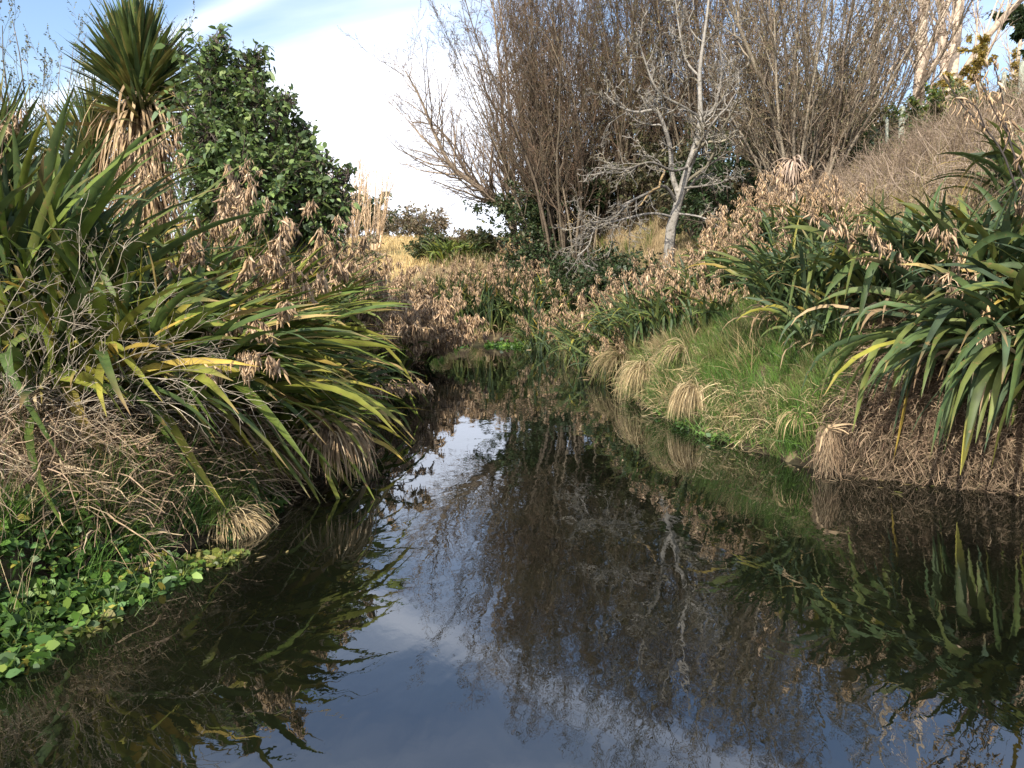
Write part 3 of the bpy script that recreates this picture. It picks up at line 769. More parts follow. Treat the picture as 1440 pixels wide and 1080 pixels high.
tussock('pale dry grass tussock beside the arching flax, dipping in the near pool', -2.35, 6.5, 91, 700, .62, .28, toward=(.25, -.25, 0))
tussock('small brown dry tussock drooping into the water beside the cress', -2.62, 5.5, 92, 420, .5, .2, cols=[(.36, .27, .17), (.30, .21, .13), (.42, .33, .22)], toward=(.3, -.3, 0))
tussock('shaggy brown dead leaf clump hanging at the tip of the arching flax', -1.75, 7.75, 93, 260, .6, .2, cols=DEAD, z=.55, toward=(.4, -.3, 0), W=.02)

# ================================================================== RIGHT BANK
flax('broad leaved flax clump crowning the near bank above the root tangle', 5.35, 9.7, 21, fans=36, per=8, L=(1.4, 2.1), W=.095, spread=.95, lean=(-.16, -.10, 0), stiff=1.25, yellow=.07, kink=.22,
     dead=60, stalks=[(-.4, -.4, 1.7, (-.6, -.3, .5)), (-.1, -.6, 1.8, (-.5, -.5, .45)), (.3, -.5, 2.0, (-.2, -.4, .8)), (.5, -.4, 1.8, (.2, -.6, .6)), (-.6, 0, 1.8, (-.7, -.2, .7)), (.1, -.3, 1.9, (-.4, -.5, .25)), (.6, -.6, 1.6, (-.3, -.6, .3))], npan=11, npod=9, pod=.1)
flax('drooping flax clump with long blades hanging down to the water', 5.6, 8.45, 22, fans=58, per=8, L=(1.7, 2.6), W=.095, spread=.8, lean=(-.26, -.22, -.26), stiff=.75, yellow=.08, kink=.35, dead=140, e=(30, 80), z=1.15,
     stalks=[(-.2, -.1, 1.6, (-.5, -.3, .5)), (.3, -.2, 1.7, (-.3, -.5, .5)), (.0, -.3, 1.5, (-.6, -.3, .3)), (.6, -.1, 1.6, (-.1, -.5, .6))], npan=11, npod=10, pod=.1)
flax('narrow leaved dark flax clump beside the green grass bank', 4.35, 11.3, 23, fans=40, per=8, L=(1.3, 1.9), W=.055, spread=.8, lean=(-.20, -.10, -.02), stiff=1.1, yellow=.1, dead=60,
     stalks=[(-.3, .2, 1.9, (-.2, .0, 1)), (.2, .2, 1.8, (.1, .1, 1))], npod=10)
flax('small flax clump arching down over the short green grass', 4.1, 10.4, 24, fans=12, per=7, L=(.9, 1.3), W=.05, spread=.4, lean=(-.30, -.2, -.1), stiff=.9, yellow=.2, dead=50)
flax('flax clump high on the slope at the frame edge, behind the black stems', 7.2, 10.6, 25, fans=26, per=8, L=(1.4, 2.0), W=.085, spread=.7, lean=(-.1, -.1, 0), stiff=1.4, dead=30,
     stalks=[(0, -.3, 2.1, (-.2, -.1, 1)), (-.4, 0, 2.0, (-.4, 0, 1)), (.4, .1, 2.2, (.1, .1, 1))], npod=9, pod=.1)
flax('flax clump filling the corner under the drooping blades', 6.5, 8.2, 26, fans=34, per=8, L=(1.6, 2.5), W=.09, spread=.7, lean=(-.3, -.25, -.15), stiff=.9, dead=60, e=(35, 80), z=1.25)

# band of smaller clumps: three prototypes, then copies
BG = 'flax clumps with tan seed stalks along the far bank'
def band_proto(label, x, y, seed, n, L, LL, pod=.125, fans=22):
    return seed_clump(label, x, y, seed, (-.12, -.08, 0), n, L, fans=fans, group=BG, pod=pod, npan=11, npod=8, tilt=.5, LL=LL)
bx = lambda px, Y: (at(px, Y), Y)
pA = band_proto('dark green flax clump above the pale drooping tuft on the far waterline', *bx(925, 16.0), 101, 5, (1.1, 1.7), (1.3, 1.8), fans=30)
pB = band_proto('flax clump almost hidden under tan seed heads, next uphill of the narrow leaved flax', *bx(1060, 14.6), 102, 14, (.95, 1.7), (1.0, 1.55), fans=26, pod=.095)
pC = band_proto('low glossy flax clump at the water by the bright cress patch', *bx(775, 25.2), 103, 7, (1.3, 1.9), (1.4, 1.9), fans=46, pod=.1)
band = [
    (pA, 850, 19.0, .9, 1.0, 'flax clump directly below the drooping dead branch tips'),
    (pA, 1000, 15.2, 2.2, .85, 'green flax clump between the seed thicket and the green grass bank'),
    (pB, 985, 17.2, .6, 1.0, 'seed thicket flax in front of the dead grey tree trunk'),
    (pB, 1030, 16.6, 1.7, 1.05, 'seed thicket flax just uphill of the dead grey tree'),
    (pB, 1095, 16.2, 3.0, 1.0, 'seed thicket flax below the dead cabbage tree'),
    (pB, 1125, 14.9, 4.0, .95, 'seed thicket flax below the many stemmed willow'),
    (pB, 905, 18.6, 5.1, .95, 'seed thicket flax on the water side of the dead grey tree'),
    (pB, 960, 19.0, 2.6, .9, 'seed thicket flax behind the dead grey tree'),
    (pB, 1165, 13.6, 1.2, .85, 'seed thicket flax at the foot of the dry grass slope'),
    (pB, 1065, 18.2, .2, 1.0, 'seed thicket flax beneath the dark evergreen bush'),
    (pB, 1010, 14.0, 3.6, .7, 'short seed thicket flax just above the green grass bank'),
    (pC, 668, 27.8, 5.2, 1.0, 'dark flax clump at the very end of the pool, left of the bright cress'),
    (pC, 712, 27.5, 1.5, 1.05, 'dark flax clump rooted right behind the bright cress patch'),
    (pC, 752, 26.9, 3.6, 1.1, 'dark flax clump between the two brightest far cress patches'),
    (pC, 850, 20.6, 2.8, 1.05, 'dark flax clump at the waterline beside the olive sedge tussock'),
    (pA, 878, 18.2, 1.9, .95, 'dark flax clump on the bank edge above the brown low tussock'),
    (pA, 955, 15.3, 3.0, .9, 'dark flax clump directly above the tall pale straw tussock'),
    (pC, 825, 22.0, 1.0, 1.05, 'flax clump with drooping leaves above the second cress patch'),
    (pC, 735, 27.9, 2.0, 1.1, 'flax clump leaning over the water at the end of the pool'),
    (pC, 690, 28.2, 3.1, 1.1, 'flax clump behind the bright cress patch at the pool end'),
    (pC, 645, 28.6, 4.2, 1.1, 'flax clump farthest along the far bank, beside the brown seed mass'),
    (pB, 800, 24.5, 5.0, 1.0, 'seed thicket flax uphill of the low glossy flax clump'),
    (pB, 760, 29.4, .4, .85, 'seed thicket flax under the dark willow thicket'),
    (pB, 700, 30.6, 1.4, .8, 'seed thicket flax at the foot of the leaning willow'),
    (pB, 655, 31.6, 2.4, .75, 'seed thicket flax below the olive shrubs on the hill foot'),
    (pB, 612, 32.0, 3.3, .7, 'seed thicket flax below the tan hill'),
    (pB, 565, 33.0, 3.9, .7, 'seed thicket flax at the far side of the bend, below the hill'),
    (pB, 725, 32.6, 4.4, .9, 'seed thicket flax tucked behind the leaning willow base'),
    (pA, 865, 21.0, 4.6, .9, 'flax clump between the dark willow thicket and the dead grey tree'),
    (pA, 795, 27.0, 5.6, .9, 'dim flax clump in the shade of the dark willow thicket'),
    (pB, 938, 17.6, 2.9, 1.1, 'seed thicket flax hiding the foot of the dead grey tree'),
    (pB, 972, 15.9, 5.4, .9, 'seed thicket flax in front of the thicket, nearest the tall pale tussock'),
    (pB, 1048, 15.5, 4.7, 1.0, 'seed thicket flax in the middle of the thicket below the dark evergreen bush'),
    (pB, 1082, 17.4, 1.9, 1.1, 'seed thicket flax at the back of the thicket beside the dead cabbage tree'),
    (pB, 880, 20.5, 3.2, 1.1, 'seed thicket flax under the lowest dead grey branches'),
    (pB, 845, 23.5, 2.2, 1.1, 'seed thicket flax uphill of the second cress patch'),
    (pA, 905, 17.4, 4.0, .95, 'flax clump below the dead grey tree, on its water side'),
    (pB, 870, 16.9, .1, .75, 'short seed thicket flax leaning over the grass tuft by the water'),
]
for (p, px, Y, rz, sc, lab) in band:
    x = at(px, Y); copy_tree(p, (x, Y, gz1(x, Y)), rz * .35 - .8, sc, lab)

# --- green bank, tussocks, hanging roots
blades('green_grass', 'lush short green grass on the bank top beside the narrow leaved flax', 111, 46000, (1.9, 4.4, 8.8, 16.5), lambda x, y, d: (x > 0) & (d > .0) & (d < 2.2 - .08 * (y - 9)), .27, [(.08, .165, .03), (.105, .20, .034), (.065, .13, .028), (.14, .21, .045), (.17, .18, .065), (.28, .23, .12), (.085, .13, .033)], W=.0065, clump=1100, toward=(-.2, -.1, 0), droop=1.0)
blades('shore_grass', 'mixed green and tan grass along the far waterline', 112, 22000, (-4, 3.4, 14.5, 29), lambda x, y, d: (d > .0) & (d < 1.4) & ((x > 0) | (y > 26.5)), .34, STRAW[:2] + GRASSY + [(.2, .19, .08), (.12, .2, .035)], W=.009, clump=260, toward=(-.15, -.2, 0), droop=1.1)
thatch('bank_thatch', 'brown mat of dead leaves and roots overhanging the near water below the flax', 113, 13000, (3.0, 7.5, 7.2, 10.6), lambda x, y, d: (x > 0) & (d > .14) & (d < 1.5) & (x > 3.55 + .62 * (y - 8.4)), .42, .42,
       [(.26, .185, .12), (.19, .13, .085), (.34, .26, .165), (.14, .095, .06), (.22, .14, .095)], W=.008, down=-.24, hang=(-.45, -.45, 0))  # browns toned down, shade below the flax painted into them
thatch('bank_roots', 'dark hanging roots and dead stems along the foot of the near bank', 114, 6000, (3.5, 7.5, 7.0, 9.6), lambda x, y, d: (x > 0) & (d > -.06) & (d < .32), .5, .32,
       [(.17, .12, .08), (.12, .085, .055), (.24, .17, .11), (.30, .22, .14), (.09, .07, .04)], W=.007, down=-.3, hang=(-.25, -.3, -.3))  # root palette kept dark to carry the shade under the bank overhang
tg = (-.35, -.35, 0)
thatch('bank_straw', 'ragged straw hanging over the lip of the green bank', 115, 2000, (1.9, 3.7, 8.9, 17), lambda x, y, d: (x > 0) & (d > .04) & (d < .42) & (lump(x * 2.2 + 1, y * 1.9) > -.1), .22, .34, STRAW + [(.24, .2, .1), (.18, .17, .07)], W=.008, down=-.26, hang=(-.5, -.35, 0))
blades('rank_grass', 'taller mixed grass clumps standing on the green bank', 116, 5000, (2.2, 4.2, 9, 16), lambda x, y, d: (x > 0) & (d > .1) & (d < 2) & (lump(x * 1.9, y * 2.1 + 1) > .12), .42, STRAW[:2] + GRASSY + [(.19, .19, .07), (.05, .095, .025)], W=.008, clump=90, toward=(-.3, -.1, 0), droop=1.2)
tussock('round pale straw tussock like a mop head on the green bank waterline', 2.55, 11.35, 121, 640, .54, .24, z=.5, toward=tg, drop=-.5)
tussock('tall pale straw tussock hanging to the water above the cress sprig', 2.25, 13.6, 122, 560, .74, .22, z=.55, toward=(-.2, -.3, 0), drop=-.42, cols=STRAW + [(.3, .27, .12)])
tussock('wide straw tussock set higher on the green bank', 2.75, 13.0, 123, 240, .55, .4, z=.95, toward=(-.6, -.3, 0), drop=-.28, cols=STRAW + GRASSY[3:] + [(.22, .2, .1)])
tussock('fine green and straw tuft hanging beside the root clump', 3.25, 9.1, 125, 160, .36, .22, z=.5, toward=tg, cols=STRAW[:2] + GRASSY[:2])
tussock('dark olive sedge tussock by the far cress patches', 1.9, 21.0, 126, 500, 1.0, .4, z=.6, toward=tg, cols=[(.22, .19, .09), (.3, .24, .12), (.13, .14, .05)])
tussock('straw tussock at the waterline between two far cress patches', 1.5, 25.1, 127, 400, .9, .4, z=.45, toward=tg)
tussock('tan straw tussock at the far waterline nearest the tall pale one', 2.2, 16.4, 128, 420, .8, .45, z=.5, toward=(-.5, -.3, 0), drop=-.3, cols=[(.33, .25, .13), (.26, .2, .11), (.2, .18, .08)])
def root_clump(label, x, y, z, seed):
    rng = np.random.default_rng(seed); n = 260
    r = empty('root_clump', (x, y, z), label, 'roots')
    az = rng.uniform(0, 2 * PI, n); q = np.sqrt(rng.uniform(0, 1, n)) * .12
    P = walk(rng, np.stack([q * np.cos(az), q * np.sin(az) * .7, rng.uniform(-.12, .12, n)], -1), np.stack([np.cos(az) * .16 - .05, np.sin(az) * .16 - .12, -1.0 + .4 * np.cos(az * 3)], -1), rng.uniform(.12, .6, n) * (1 - .5 * (q > .09)), 8, -.3, .3)
    P[..., 2] = np.maximum(P[..., 2], .01 - z)
    B = Buf(); B.tubes(P, np.full((n, 8), .0032) * np.linspace(1, .5, 8), tcol(rng, P, [(.42, .32, .2), (.34, .24, .15), (.26, .18, .11)], .2), 3); B.build('root_strands', M_STRAW, r)
    m = 12
    az = rng.uniform(0, 2 * PI, m)
    P = walk(rng, rng.normal(0, .03, (m, 3)) + np.array([0, 0, .12]), np.stack([np.cos(az) + .5, np.sin(az), rng.uniform(-.7, 1.4, m)], -1), rng.uniform(.12, .34, m), 5, -.12, .1)
    S = nrm(np.cross(nrm(np.gradient(P, axis=1)), nrm(rng.normal(0, 1, (m, 1, 3)))))
    B = Buf(); B.strips(P, S, np.linspace(.03, .008, 5)[None] * np.ones((m, 1)), tcol(rng, P, [(.50, .36, .21), (.44, .31, .18)], .1)); B.build('dead_leaves', M_STRAW, r)
    return r
q = pz(1165, 618, 8.25); root_clump('pale brown root clump dangling off the bank into the water', q[0], q[1], q[2], 131)
cress('cress sprigs growing at the foot of the green bank', 132, 420, (2.2, 3.2, 9.6, 13.2), lambda x, y, d: (x > 0) & (d > -.16) & (d < .12) & (lump(x * 2, y * 2) > .0), .28, .05, CRESS)
cress('bright cress patches at the far end of the pool', 133, 2600, (-2.6, 2.6, 21, 28), lambda x, y, d: (d > -.55) & (d < .1) & (lump(x * 1.4, y * 1.2 + 2) > -.05), .25, .11, CRESS + [(.12, .24, .03)])
cress('low cress by the pale hanging tussocks', 134, 500, (1.6, 2.8, 15, 23), lambda x, y, d: (x > 0) & (d > -.25) & (d < .1) & (lump(x * 2, y * .9) > .1), .22, .08, CRESS)

# --- dry grass slope and hill
blades('slope_grass', 'dry tan grass covering the slope below the fence', 141, 60000, (2.5, 14, 9.5, 32), lambda x, y, d: (x > 0) & (d > np.where(y > 15, .9, 2.4)), .5, [(.36, .27, .15), (.30, .22, .13), (.42, .33, .18), (.24, .18, .11), (.30, .26, .11)], W=.009, clump=3200, droop=.8, cat='dry grass', m=M_STRAW)
thatch('slope_stems', 'grey brown dead weed stems standing on the slope above the flax', 142, 8000, (6.0, 12, 10, 19), lambda x, y, d: (x > 0) & (d > 2.6) & (d < 7), .5, .75, [(.25, .19, .14), (.32, .25, .19), (.19, .14, .10)], W=.008, flat=1.0, down=.02)
blades('hill_grass', 'dry golden grass on the distant hill', 143, 26000, (-26, 12, 36, 84), lambda x, y, d: d > 3, .45, [(.42, .31, .14), (.36, .26, .12), (.48, .36, .17)], W=.04, droop=.6, cat='dry grass', m=M_STRAW)
blades('left_bank_grass', 'rank dry grass filling between the flax on the far side of the pool', 144, 16000, (-14, -2.2, 8.5, 26), lambda x, y, d: (x < 0) & (d > .3), .7, STRAW + GREENS[:3], W=.014, clump=700, droop=.9, cat='dry grass', m=M_STRAW)
blades('far_bank_grass', 'tan and olive grass below the trees beyond the bend', 145, 12000, (-14, 8, 27, 37), lambda x, y, d: d > .4, .6, STRAW + GREENS[:2] + [(.2, .17, .09)], W=.016, clump=600, droop=.9, cat='dry grass', m=M_STRAW)

# --- fence on the crest
fe = empty('farm_fence', (0, 0, 0), 'weathered post and wire fence along the crest of the dry slope', 'fence')
posts = [(1194, 27.5, .11, 1.2), (1233, 24.5, .09, 1.25), (1252, 23.5, .16, 1.45), (1277, 22.6, .08, 1.35), (1353, 20.0, .10, 1.25), (1384, 18.2, .10, 1.1), (1412, 17.4, .16, 1.15), (1452, 16.4, .1, 1.4)]
tops = []
for i, (px, Y, dia, h) in enumerate(posts):
    rng = np.random.default_rng(150 + i)
    x = at(px, Y); z = gz1(x, Y)
    lean_ = rng.normal(0, .03, 2)
    P = np.array([[(x, Y, z - .2), (x + lean_[0] * .5, Y + lean_[1] * .5, z + h * .5), (x + lean_[0], Y + lean_[1], z + h - .02), (x + lean_[0], Y + lean_[1], z + h), (x + lean_[0], Y + lean_[1], z + h + .004)]])
    B = Buf(); B.tubes(P, np.array([[dia * .5, dia * .5, dia * .49, dia * .4, .002]]), tcol(rng, P, [(.40, .39, .33), (.36, .38, .30)], .1), 10)
    B.build('post', M_WOOD, fe)
    tops.append((x, Y, z, h))
for k, hh in enumerate((.3, .6, .9, 1.12)):
    pts = np.array([(x, Y - .06, z + hh) for (x, Y, z, h) in tops])
    B = Buf(); P = pts[None]; B.tubes(P, np.full((1, len(pts)), .004), np.full((1, len(pts), 3), .25), 3); B.build('wire', M_WIRE, fe)

# ================================================================== TREES ON THE RIGHT
WB = [(.12, .092, .065), (.095, .075, .052), (.145, .115, .08)]
WT = [(.14, .09, .06), (.11, .075, .052), (.17, .115, .075), (.12, .10, .055), (.085, .062, .045)]
def fastigiate(label, px, Y, seed, n, h, tilt, spread, lv=(13, 9, 5), rm=.0062, group='bare willows on the bank', lean=(0, 0, 0), r0=.06, bark=WB, twig=WT, buds=30000):
    rng = np.random.default_rng(seed)
    P, R = stems(rng, n, spread, h * .6, h, tilt, 14, .02, .06, r0, lean=lean)
    lev = [dict(n=lv[0], t0=.18, t1=.99, ln=.34, ang=.55, up=.09, wig=.12, K=7, shrink=.5), dict(n=lv[1], t0=.1, t1=1, ln=.38, ang=.6, up=.07, wig=.15, K=5, rmin=rm)]
    if lv[2]: lev.append(dict(n=lv[2], t0=.2, t1=1, ln=.55, ang=.75, up=.05, wig=.2, K=3, rmin=rm))
    return bare_tree('bare_willow', label, 'tree', at(px, Y), Y, seed, [P], [R], lev, bark, twig, group, buds=buds)
fastigiate('dark thicket of upright brown willow stems behind the dead grey tree branches', 806, 31, 201, 44, 12.2, .27, 1.25, lv=(15, 9, 5))
fastigiate('bare willow with upright stems between the dark thicket and the leaning willow', 768, 33, 202, 26, 12, .22, .9, lv=(13, 8, 5), lean=(-.03, 0, 0))
fastigiate('tall bare willow rising behind the dead grey tree', 880, 31.5, 203, 36, 12.5, .36, 1.2, lv=(14, 9, 5), twig=WT + [(.19, .18, .08)])
fastigiate('bare brown willow between the dead grey tree and the many stemmed willow', 1000, 29.0, 204, 32, 12.0, .38, 1.1, lv=(14, 9, 5))
fastigiate('many stemmed bare willow spreading like a fan on the slope', 1118, 20.8, 205, 46, 8.6, .46, .42, lv=(12, 8, 4), r0=.065, rm=.0045, lean=(-.05, 0, 0),
           bark=[(.21, .175, .13), (.17, .135, .10), (.25, .21, .155)], twig=[(.17, .12, .08), (.2, .15, .10), (.13, .095, .065), (.18, .16, .085)])
fastigiate('bare willow at the top of the slope behind the fan shaped one', 1185, 33, 206, 16, 9.5, .45, .6, lv=(10, 7, 4))
# leaning willow over the bend
def leaning():
    Y = 33.0; x = at(725, Y); z = gz1(x, Y) - .1
    g = lambda px, py, dy=0: pz(px, py, Y + dy) - np.array([x, Y, z])
    rng = np.random.default_rng(207)
    P1 = path([(0, 0, 0), g(722, 320), g(705, 285), g(672, 262, -.4), g(636, 235, -.8), (g(612, 190, -1)), g(592, 140, -1.2), g(570, 100, -1.3)], 16)
    P2 = path([(0, 0, 0), g(722, 318), g(708, 292), g(690, 282), g(660, 250, .5), g(640, 215, .8), g(615, 178, 1), g(580, 172, 1.2)], 16)
    P3 = path([(0, 0, 0), g(722, 322), g(712, 260, .3), g(708, 190, .4), g(704, 110, .5), g(696, 30, .5), g(690, -30, .4)], 16)
    P4 = path([(0, 0, 0), g(724, 318), g(722, 240, .8), g(716, 160, 1), g(712, 80, 1), g(700, -10, 1), g(695, -60, 1)], 16)
    P5 = path([(0, 0, 0), g(722, 316), g(706, 262, -.3), g(692, 200, -.4), g(680, 130, -.6), g(672, 60, -.8), g(668, 10, -.8)], 16)
    R = [np.linspace(a, .02, 16)[None] * np.array([1] * 16) for a in (.17, .12, .11, .11)]
    return bare_tree('bare_willow', 'leaning bare willow whose limbs reach out over the bend against the bright cloud', 'tree', x, Y, 207, [P1, P2, P3, P4], R,
        [dict(n=34, t0=.22, t1=1, ln=.42, ang=.72, up=.09, wig=.11, K=9, shrink=.45, rf=.42), dict(n=10, t0=.15, t1=1, ln=.42, ang=.7, up=.03, wig=.14, K=5, rmin=.0065, rf=.55), dict(n=6, t0=.2, t1=1, ln=.45, ang=.65, up=.0, wig=.16, K=4, rmin=.005)],
        [(.27, .21, .15), (.22, .17, .125)], [(.17, .125, .10), (.2, .15, .125), (.24, .18, .13)], 'bare willows on the bank', buds=2500)
leaning()
# dead grey tree
def dead_tree():
    Y = 19.0; x = at(938, Y); z = gz1(x, Y) - .1
    g = lambda px, py, dy=0: pz(px, py, Y + dy) - np.array([x, Y, z])
    P1 = path([(0, 0, 0), g(942, 335), g(950, 300), g(962, 255), g(978, 205), g(985, 165), g(984, 100, .2), g(992, 40, .3), g(1000, -30, .4)], 20)
    mains = [P1]; R = [np.interp(np.linspace(0, 1, 20), [0, .3, .55, 1], [.14, .10, .07, .02])[None]]
    def limb(pts, r):
        r *= .8
        mains.append(path(pts, 20)); R.append(np.linspace(r, .012, 20)[None])
    limb([g(955, 275), g(945, 245), g(943, 210, -.2), g(933, 175, -.5), g(922, 155, -.6), g(895, 158, -.8), g(868, 148, -.9), g(850, 130, -.9)], .085)
    limb([g(952, 285), g(935, 262, -.3), g(915, 270, -.6), g(885, 285, -.9), g(862, 308, -1.1), g(835, 312, -1.2), g(815, 320, -1.2)], .055)
    limb([g(945, 305), g(915, 300, -.5), g(870, 310, -1), g(838, 320, -1.2), g(828, 345, -1.3), g(812, 360, -1.4)], .04)
    limb([g(975, 215), g(995, 200, -.4), g(1012, 200, -.6), g(1035, 190, -.7)], .06)
    limb([g(984, 165), g(960, 150, -.5), g(925, 128, -.9), g(905, 80, -1), g(895, 45, -1)], .05)
    limb([g(985, 160), g(1005, 150, .3), g(1015, 100, .5), g(1010, 50, .6)], .06)
    limb([g(968, 235), g(945, 240, -.7), g(915, 228, -1.2), g(880, 238, -1.5), g(850, 235, -1.5)], .045)
    limb([g(958, 265), g(985, 262, -.5), g(1010, 258, -.8), g(1035, 248, -.9)], .035)
    limb([g(986, 110, .2), g(965, 85, .3), g(955, 40, .4), g(950, 0, .4)], .04)
    limb([g(950, 300), g(985, 305, -.4), g(1010, 318, -.6), g(1022, 330, -.7)], .035)
    cols = [(.235, .215, .185), (.29, .265, .23), (.19, .17, .145), (.24, .21, .15)]
    t = bare_tree('dead_tree', 'leafless dead tree with silvery grey twisted branches', 'tree', x, Y, 211, mains, R,
        [dict(n=13, t0=.25, t1=1, ln=.36, ang=.85, up=.03, wig=.26, K=9, shrink=.4, rf=.5, rmin=.012), dict(n=8, t0=.15, t1=1, ln=.5, ang=.85, up=.0, wig=.32, K=7, rmin=.009, rf=.65), dict(n=4, t0=.2, t1=1, ln=.55, ang=.8, up=-.0, wig=.32, K=5, rmin=.007, rf=.7)],
        cols, cols, None, M_GREY, M_GREY)
    B = Buf(); rng = np.random.default_rng(5)
    P = path([g(935, 240, -.2), g(925, 262, -.6), g(910, 275, -.8), g(898, 290, -.9)], 10); P[0] += rng.normal(0, .02, (10, 3))
    B.tubes(P, np.linspace(.03, .014, 10)[None], np.broadcast_to(np.array([.26, .18, .09]), P.shape), 6)
    b = B.build('lichen_branch', M_GREY, t); b['label'] = 'branch crusted with ochre lichen'
dead_tree()
# pale poplars above the fence
PB = [(.56, .45, .34), (.50, .40, .30), (.60, .5, .4)]
def poplar(label, px, Y, seed, h, r0, lean=(0, 0), n2=18, extra=()):
    rng = np.random.default_rng(seed)
    x = at(px, Y)
    P = path([(0, 0, 0), (lean[0] * .3, 0, h * .3), (lean[0] * .6, lean[1], h * .65), (lean[0], lean[1], h)], 16)
    mains = [P]; R = [np.linspace(r0, .03, 16)[None]]
    for pts, r in extra:
        mains.append(path(pts, 16)); R.append(np.linspace(r, .02, 16)[None])
    return bare_tree('pale_poplar', label, 'tree', x, Y, seed, mains, R,
        [dict(n=n2, t0=.2, t1=1, ln=.38, ang=.6, up=.12, wig=.09, K=9, shrink=.55, rf=.38, rmin=.01), dict(n=9, t0=.15, t1=1, ln=.36, ang=.6, up=.08, wig=.12, K=6, rmin=.008), dict(n=6, t0=.2, t1=1, ln=.4, ang=.6, up=.05, wig=.13, K=4, rmin=.006)],
        PB, [(.42, .33, .26), (.48, .38, .3), (.38, .28, .22)], 'pale bare trees above the fence', stemS=8)
poplar('pale bare tree with a straight sunlit trunk just above the leafy fence bush', 1272, 36, 221, 15.5, .36, (.0, 0), extra=[([(0, 0, 5), (1.2, 0, 8.5), (2.6, .5, 11), (4.2, .5, 12.6)], .16)])
poplar('forked pale bare tree with one limb slanting toward the yellow tree', 1306, 39, 222, 17, .38, (1.0, 0), extra=[([(0, 0, 4.5), (2.2, 0, 8), (5.0, 0, 10.6), (8, 0, 12.5)], .2), ([(0, 0, 5), (-.2, .5, 9), (-1.8, .5, 13)], .2)])
poplar('slender pale bare tree at the back between forked tree and yellow tree', 1395, 46, 223, 13, .26, (.6, 0))
poplar('slender pale bare tree showing through the fan shaped willow', 1215, 44, 224, 14, .3, (-.4, 0))

# leafy shrubs
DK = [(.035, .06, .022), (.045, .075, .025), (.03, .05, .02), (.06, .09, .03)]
OL = [(.09, .095, .035), (.12, .115, .045), (.07, .085, .03), (.15, .13, .06)]
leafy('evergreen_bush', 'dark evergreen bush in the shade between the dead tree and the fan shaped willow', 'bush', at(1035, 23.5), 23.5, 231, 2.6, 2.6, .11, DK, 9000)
leafy('evergreen_bush', 'green leafy bush beside the fence under the fan shaped willow', 'bush', at(1185, 23), 23, 232, 1.7, 1.6, .10, EVG, 8000)
leafy('evergreen_bush', 'bright leafy bush at the fence below the forked pale tree', 'bush', at(1315, 20.6), 20.6, 233, 1.35, 1.4, .09, [(.08, .13, .03), (.14, .18, .03), (.06, .10, .03), (.2, .2, .04)], 7000)
leafy('evergreen_bush', 'thin leafed bush on the crest between fence posts at the frame edge', 'bush', at(1375, 23), 23, 234, 1.5, 1.6, .10, EVG + OL[:2], 6000)
leafy('yellow_tree', 'yellow leaved tree above the fence at the frame corner', 'tree', at(1425, 27), 27, 235, 4.6, 3.8, .085, [(.32, .22, .04), (.26, .19, .04), (.38, .27, .06), (.18, .16, .04)], 42000, shape=(0, 0, .2))
leafy('dark_conifer', 'dark green conifer crown in the top corner behind the yellow tree', 'tree', at(1465, 40), 40, 236, 12.8, 4.5, .2, DK, 20000, stemn=4, tilt=.15, t2=.5)
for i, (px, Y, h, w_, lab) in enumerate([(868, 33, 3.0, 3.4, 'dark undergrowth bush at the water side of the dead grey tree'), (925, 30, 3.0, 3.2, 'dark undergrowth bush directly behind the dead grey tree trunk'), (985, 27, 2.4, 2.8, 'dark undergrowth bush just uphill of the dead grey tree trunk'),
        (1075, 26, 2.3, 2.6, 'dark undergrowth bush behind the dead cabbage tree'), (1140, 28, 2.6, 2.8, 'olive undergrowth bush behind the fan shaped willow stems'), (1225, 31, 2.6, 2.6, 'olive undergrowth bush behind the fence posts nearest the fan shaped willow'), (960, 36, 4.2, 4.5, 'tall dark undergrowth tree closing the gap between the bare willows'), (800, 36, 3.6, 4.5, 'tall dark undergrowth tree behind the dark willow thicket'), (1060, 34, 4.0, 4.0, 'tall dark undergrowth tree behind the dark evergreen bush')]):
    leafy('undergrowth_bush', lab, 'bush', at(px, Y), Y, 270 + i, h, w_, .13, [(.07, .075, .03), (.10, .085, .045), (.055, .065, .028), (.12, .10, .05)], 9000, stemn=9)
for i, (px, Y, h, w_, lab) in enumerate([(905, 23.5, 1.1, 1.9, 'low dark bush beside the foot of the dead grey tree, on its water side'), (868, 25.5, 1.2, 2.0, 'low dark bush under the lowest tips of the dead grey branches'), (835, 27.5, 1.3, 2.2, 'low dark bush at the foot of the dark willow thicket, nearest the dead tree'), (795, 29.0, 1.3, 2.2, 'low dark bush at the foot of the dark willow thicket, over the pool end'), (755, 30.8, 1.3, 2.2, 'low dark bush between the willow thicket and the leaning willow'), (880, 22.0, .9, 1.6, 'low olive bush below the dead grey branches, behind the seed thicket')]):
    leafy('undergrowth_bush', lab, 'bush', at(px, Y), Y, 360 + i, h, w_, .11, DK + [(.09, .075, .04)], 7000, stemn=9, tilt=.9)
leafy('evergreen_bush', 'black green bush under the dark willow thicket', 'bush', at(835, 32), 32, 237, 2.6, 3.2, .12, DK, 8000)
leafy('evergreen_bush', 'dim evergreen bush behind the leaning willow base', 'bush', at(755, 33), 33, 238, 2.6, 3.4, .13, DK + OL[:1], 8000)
leafy('olive_shrub', 'olive shrub on the hill foot beside the leaning willow', 'shrub', at(690, 38), 38, 239, 1.2, 1.8, .12, OL, 8000)
leafy('olive_shrub', 'brownish shrub on the hill foot under the leaning willow limbs', 'shrub', at(664, 42), 42, 240, 1.2, 1.8, .12, [(.17, .12, .07), (.14, .12, .055), (.2, .14, .08)], 7000)
leafy('olive_shrub', 'low dark shrub capping the hill edge against the sky', 'shrub', at(612, 46), 46, 241, 1.0, 2.2, .14, DK + OL, 9000)
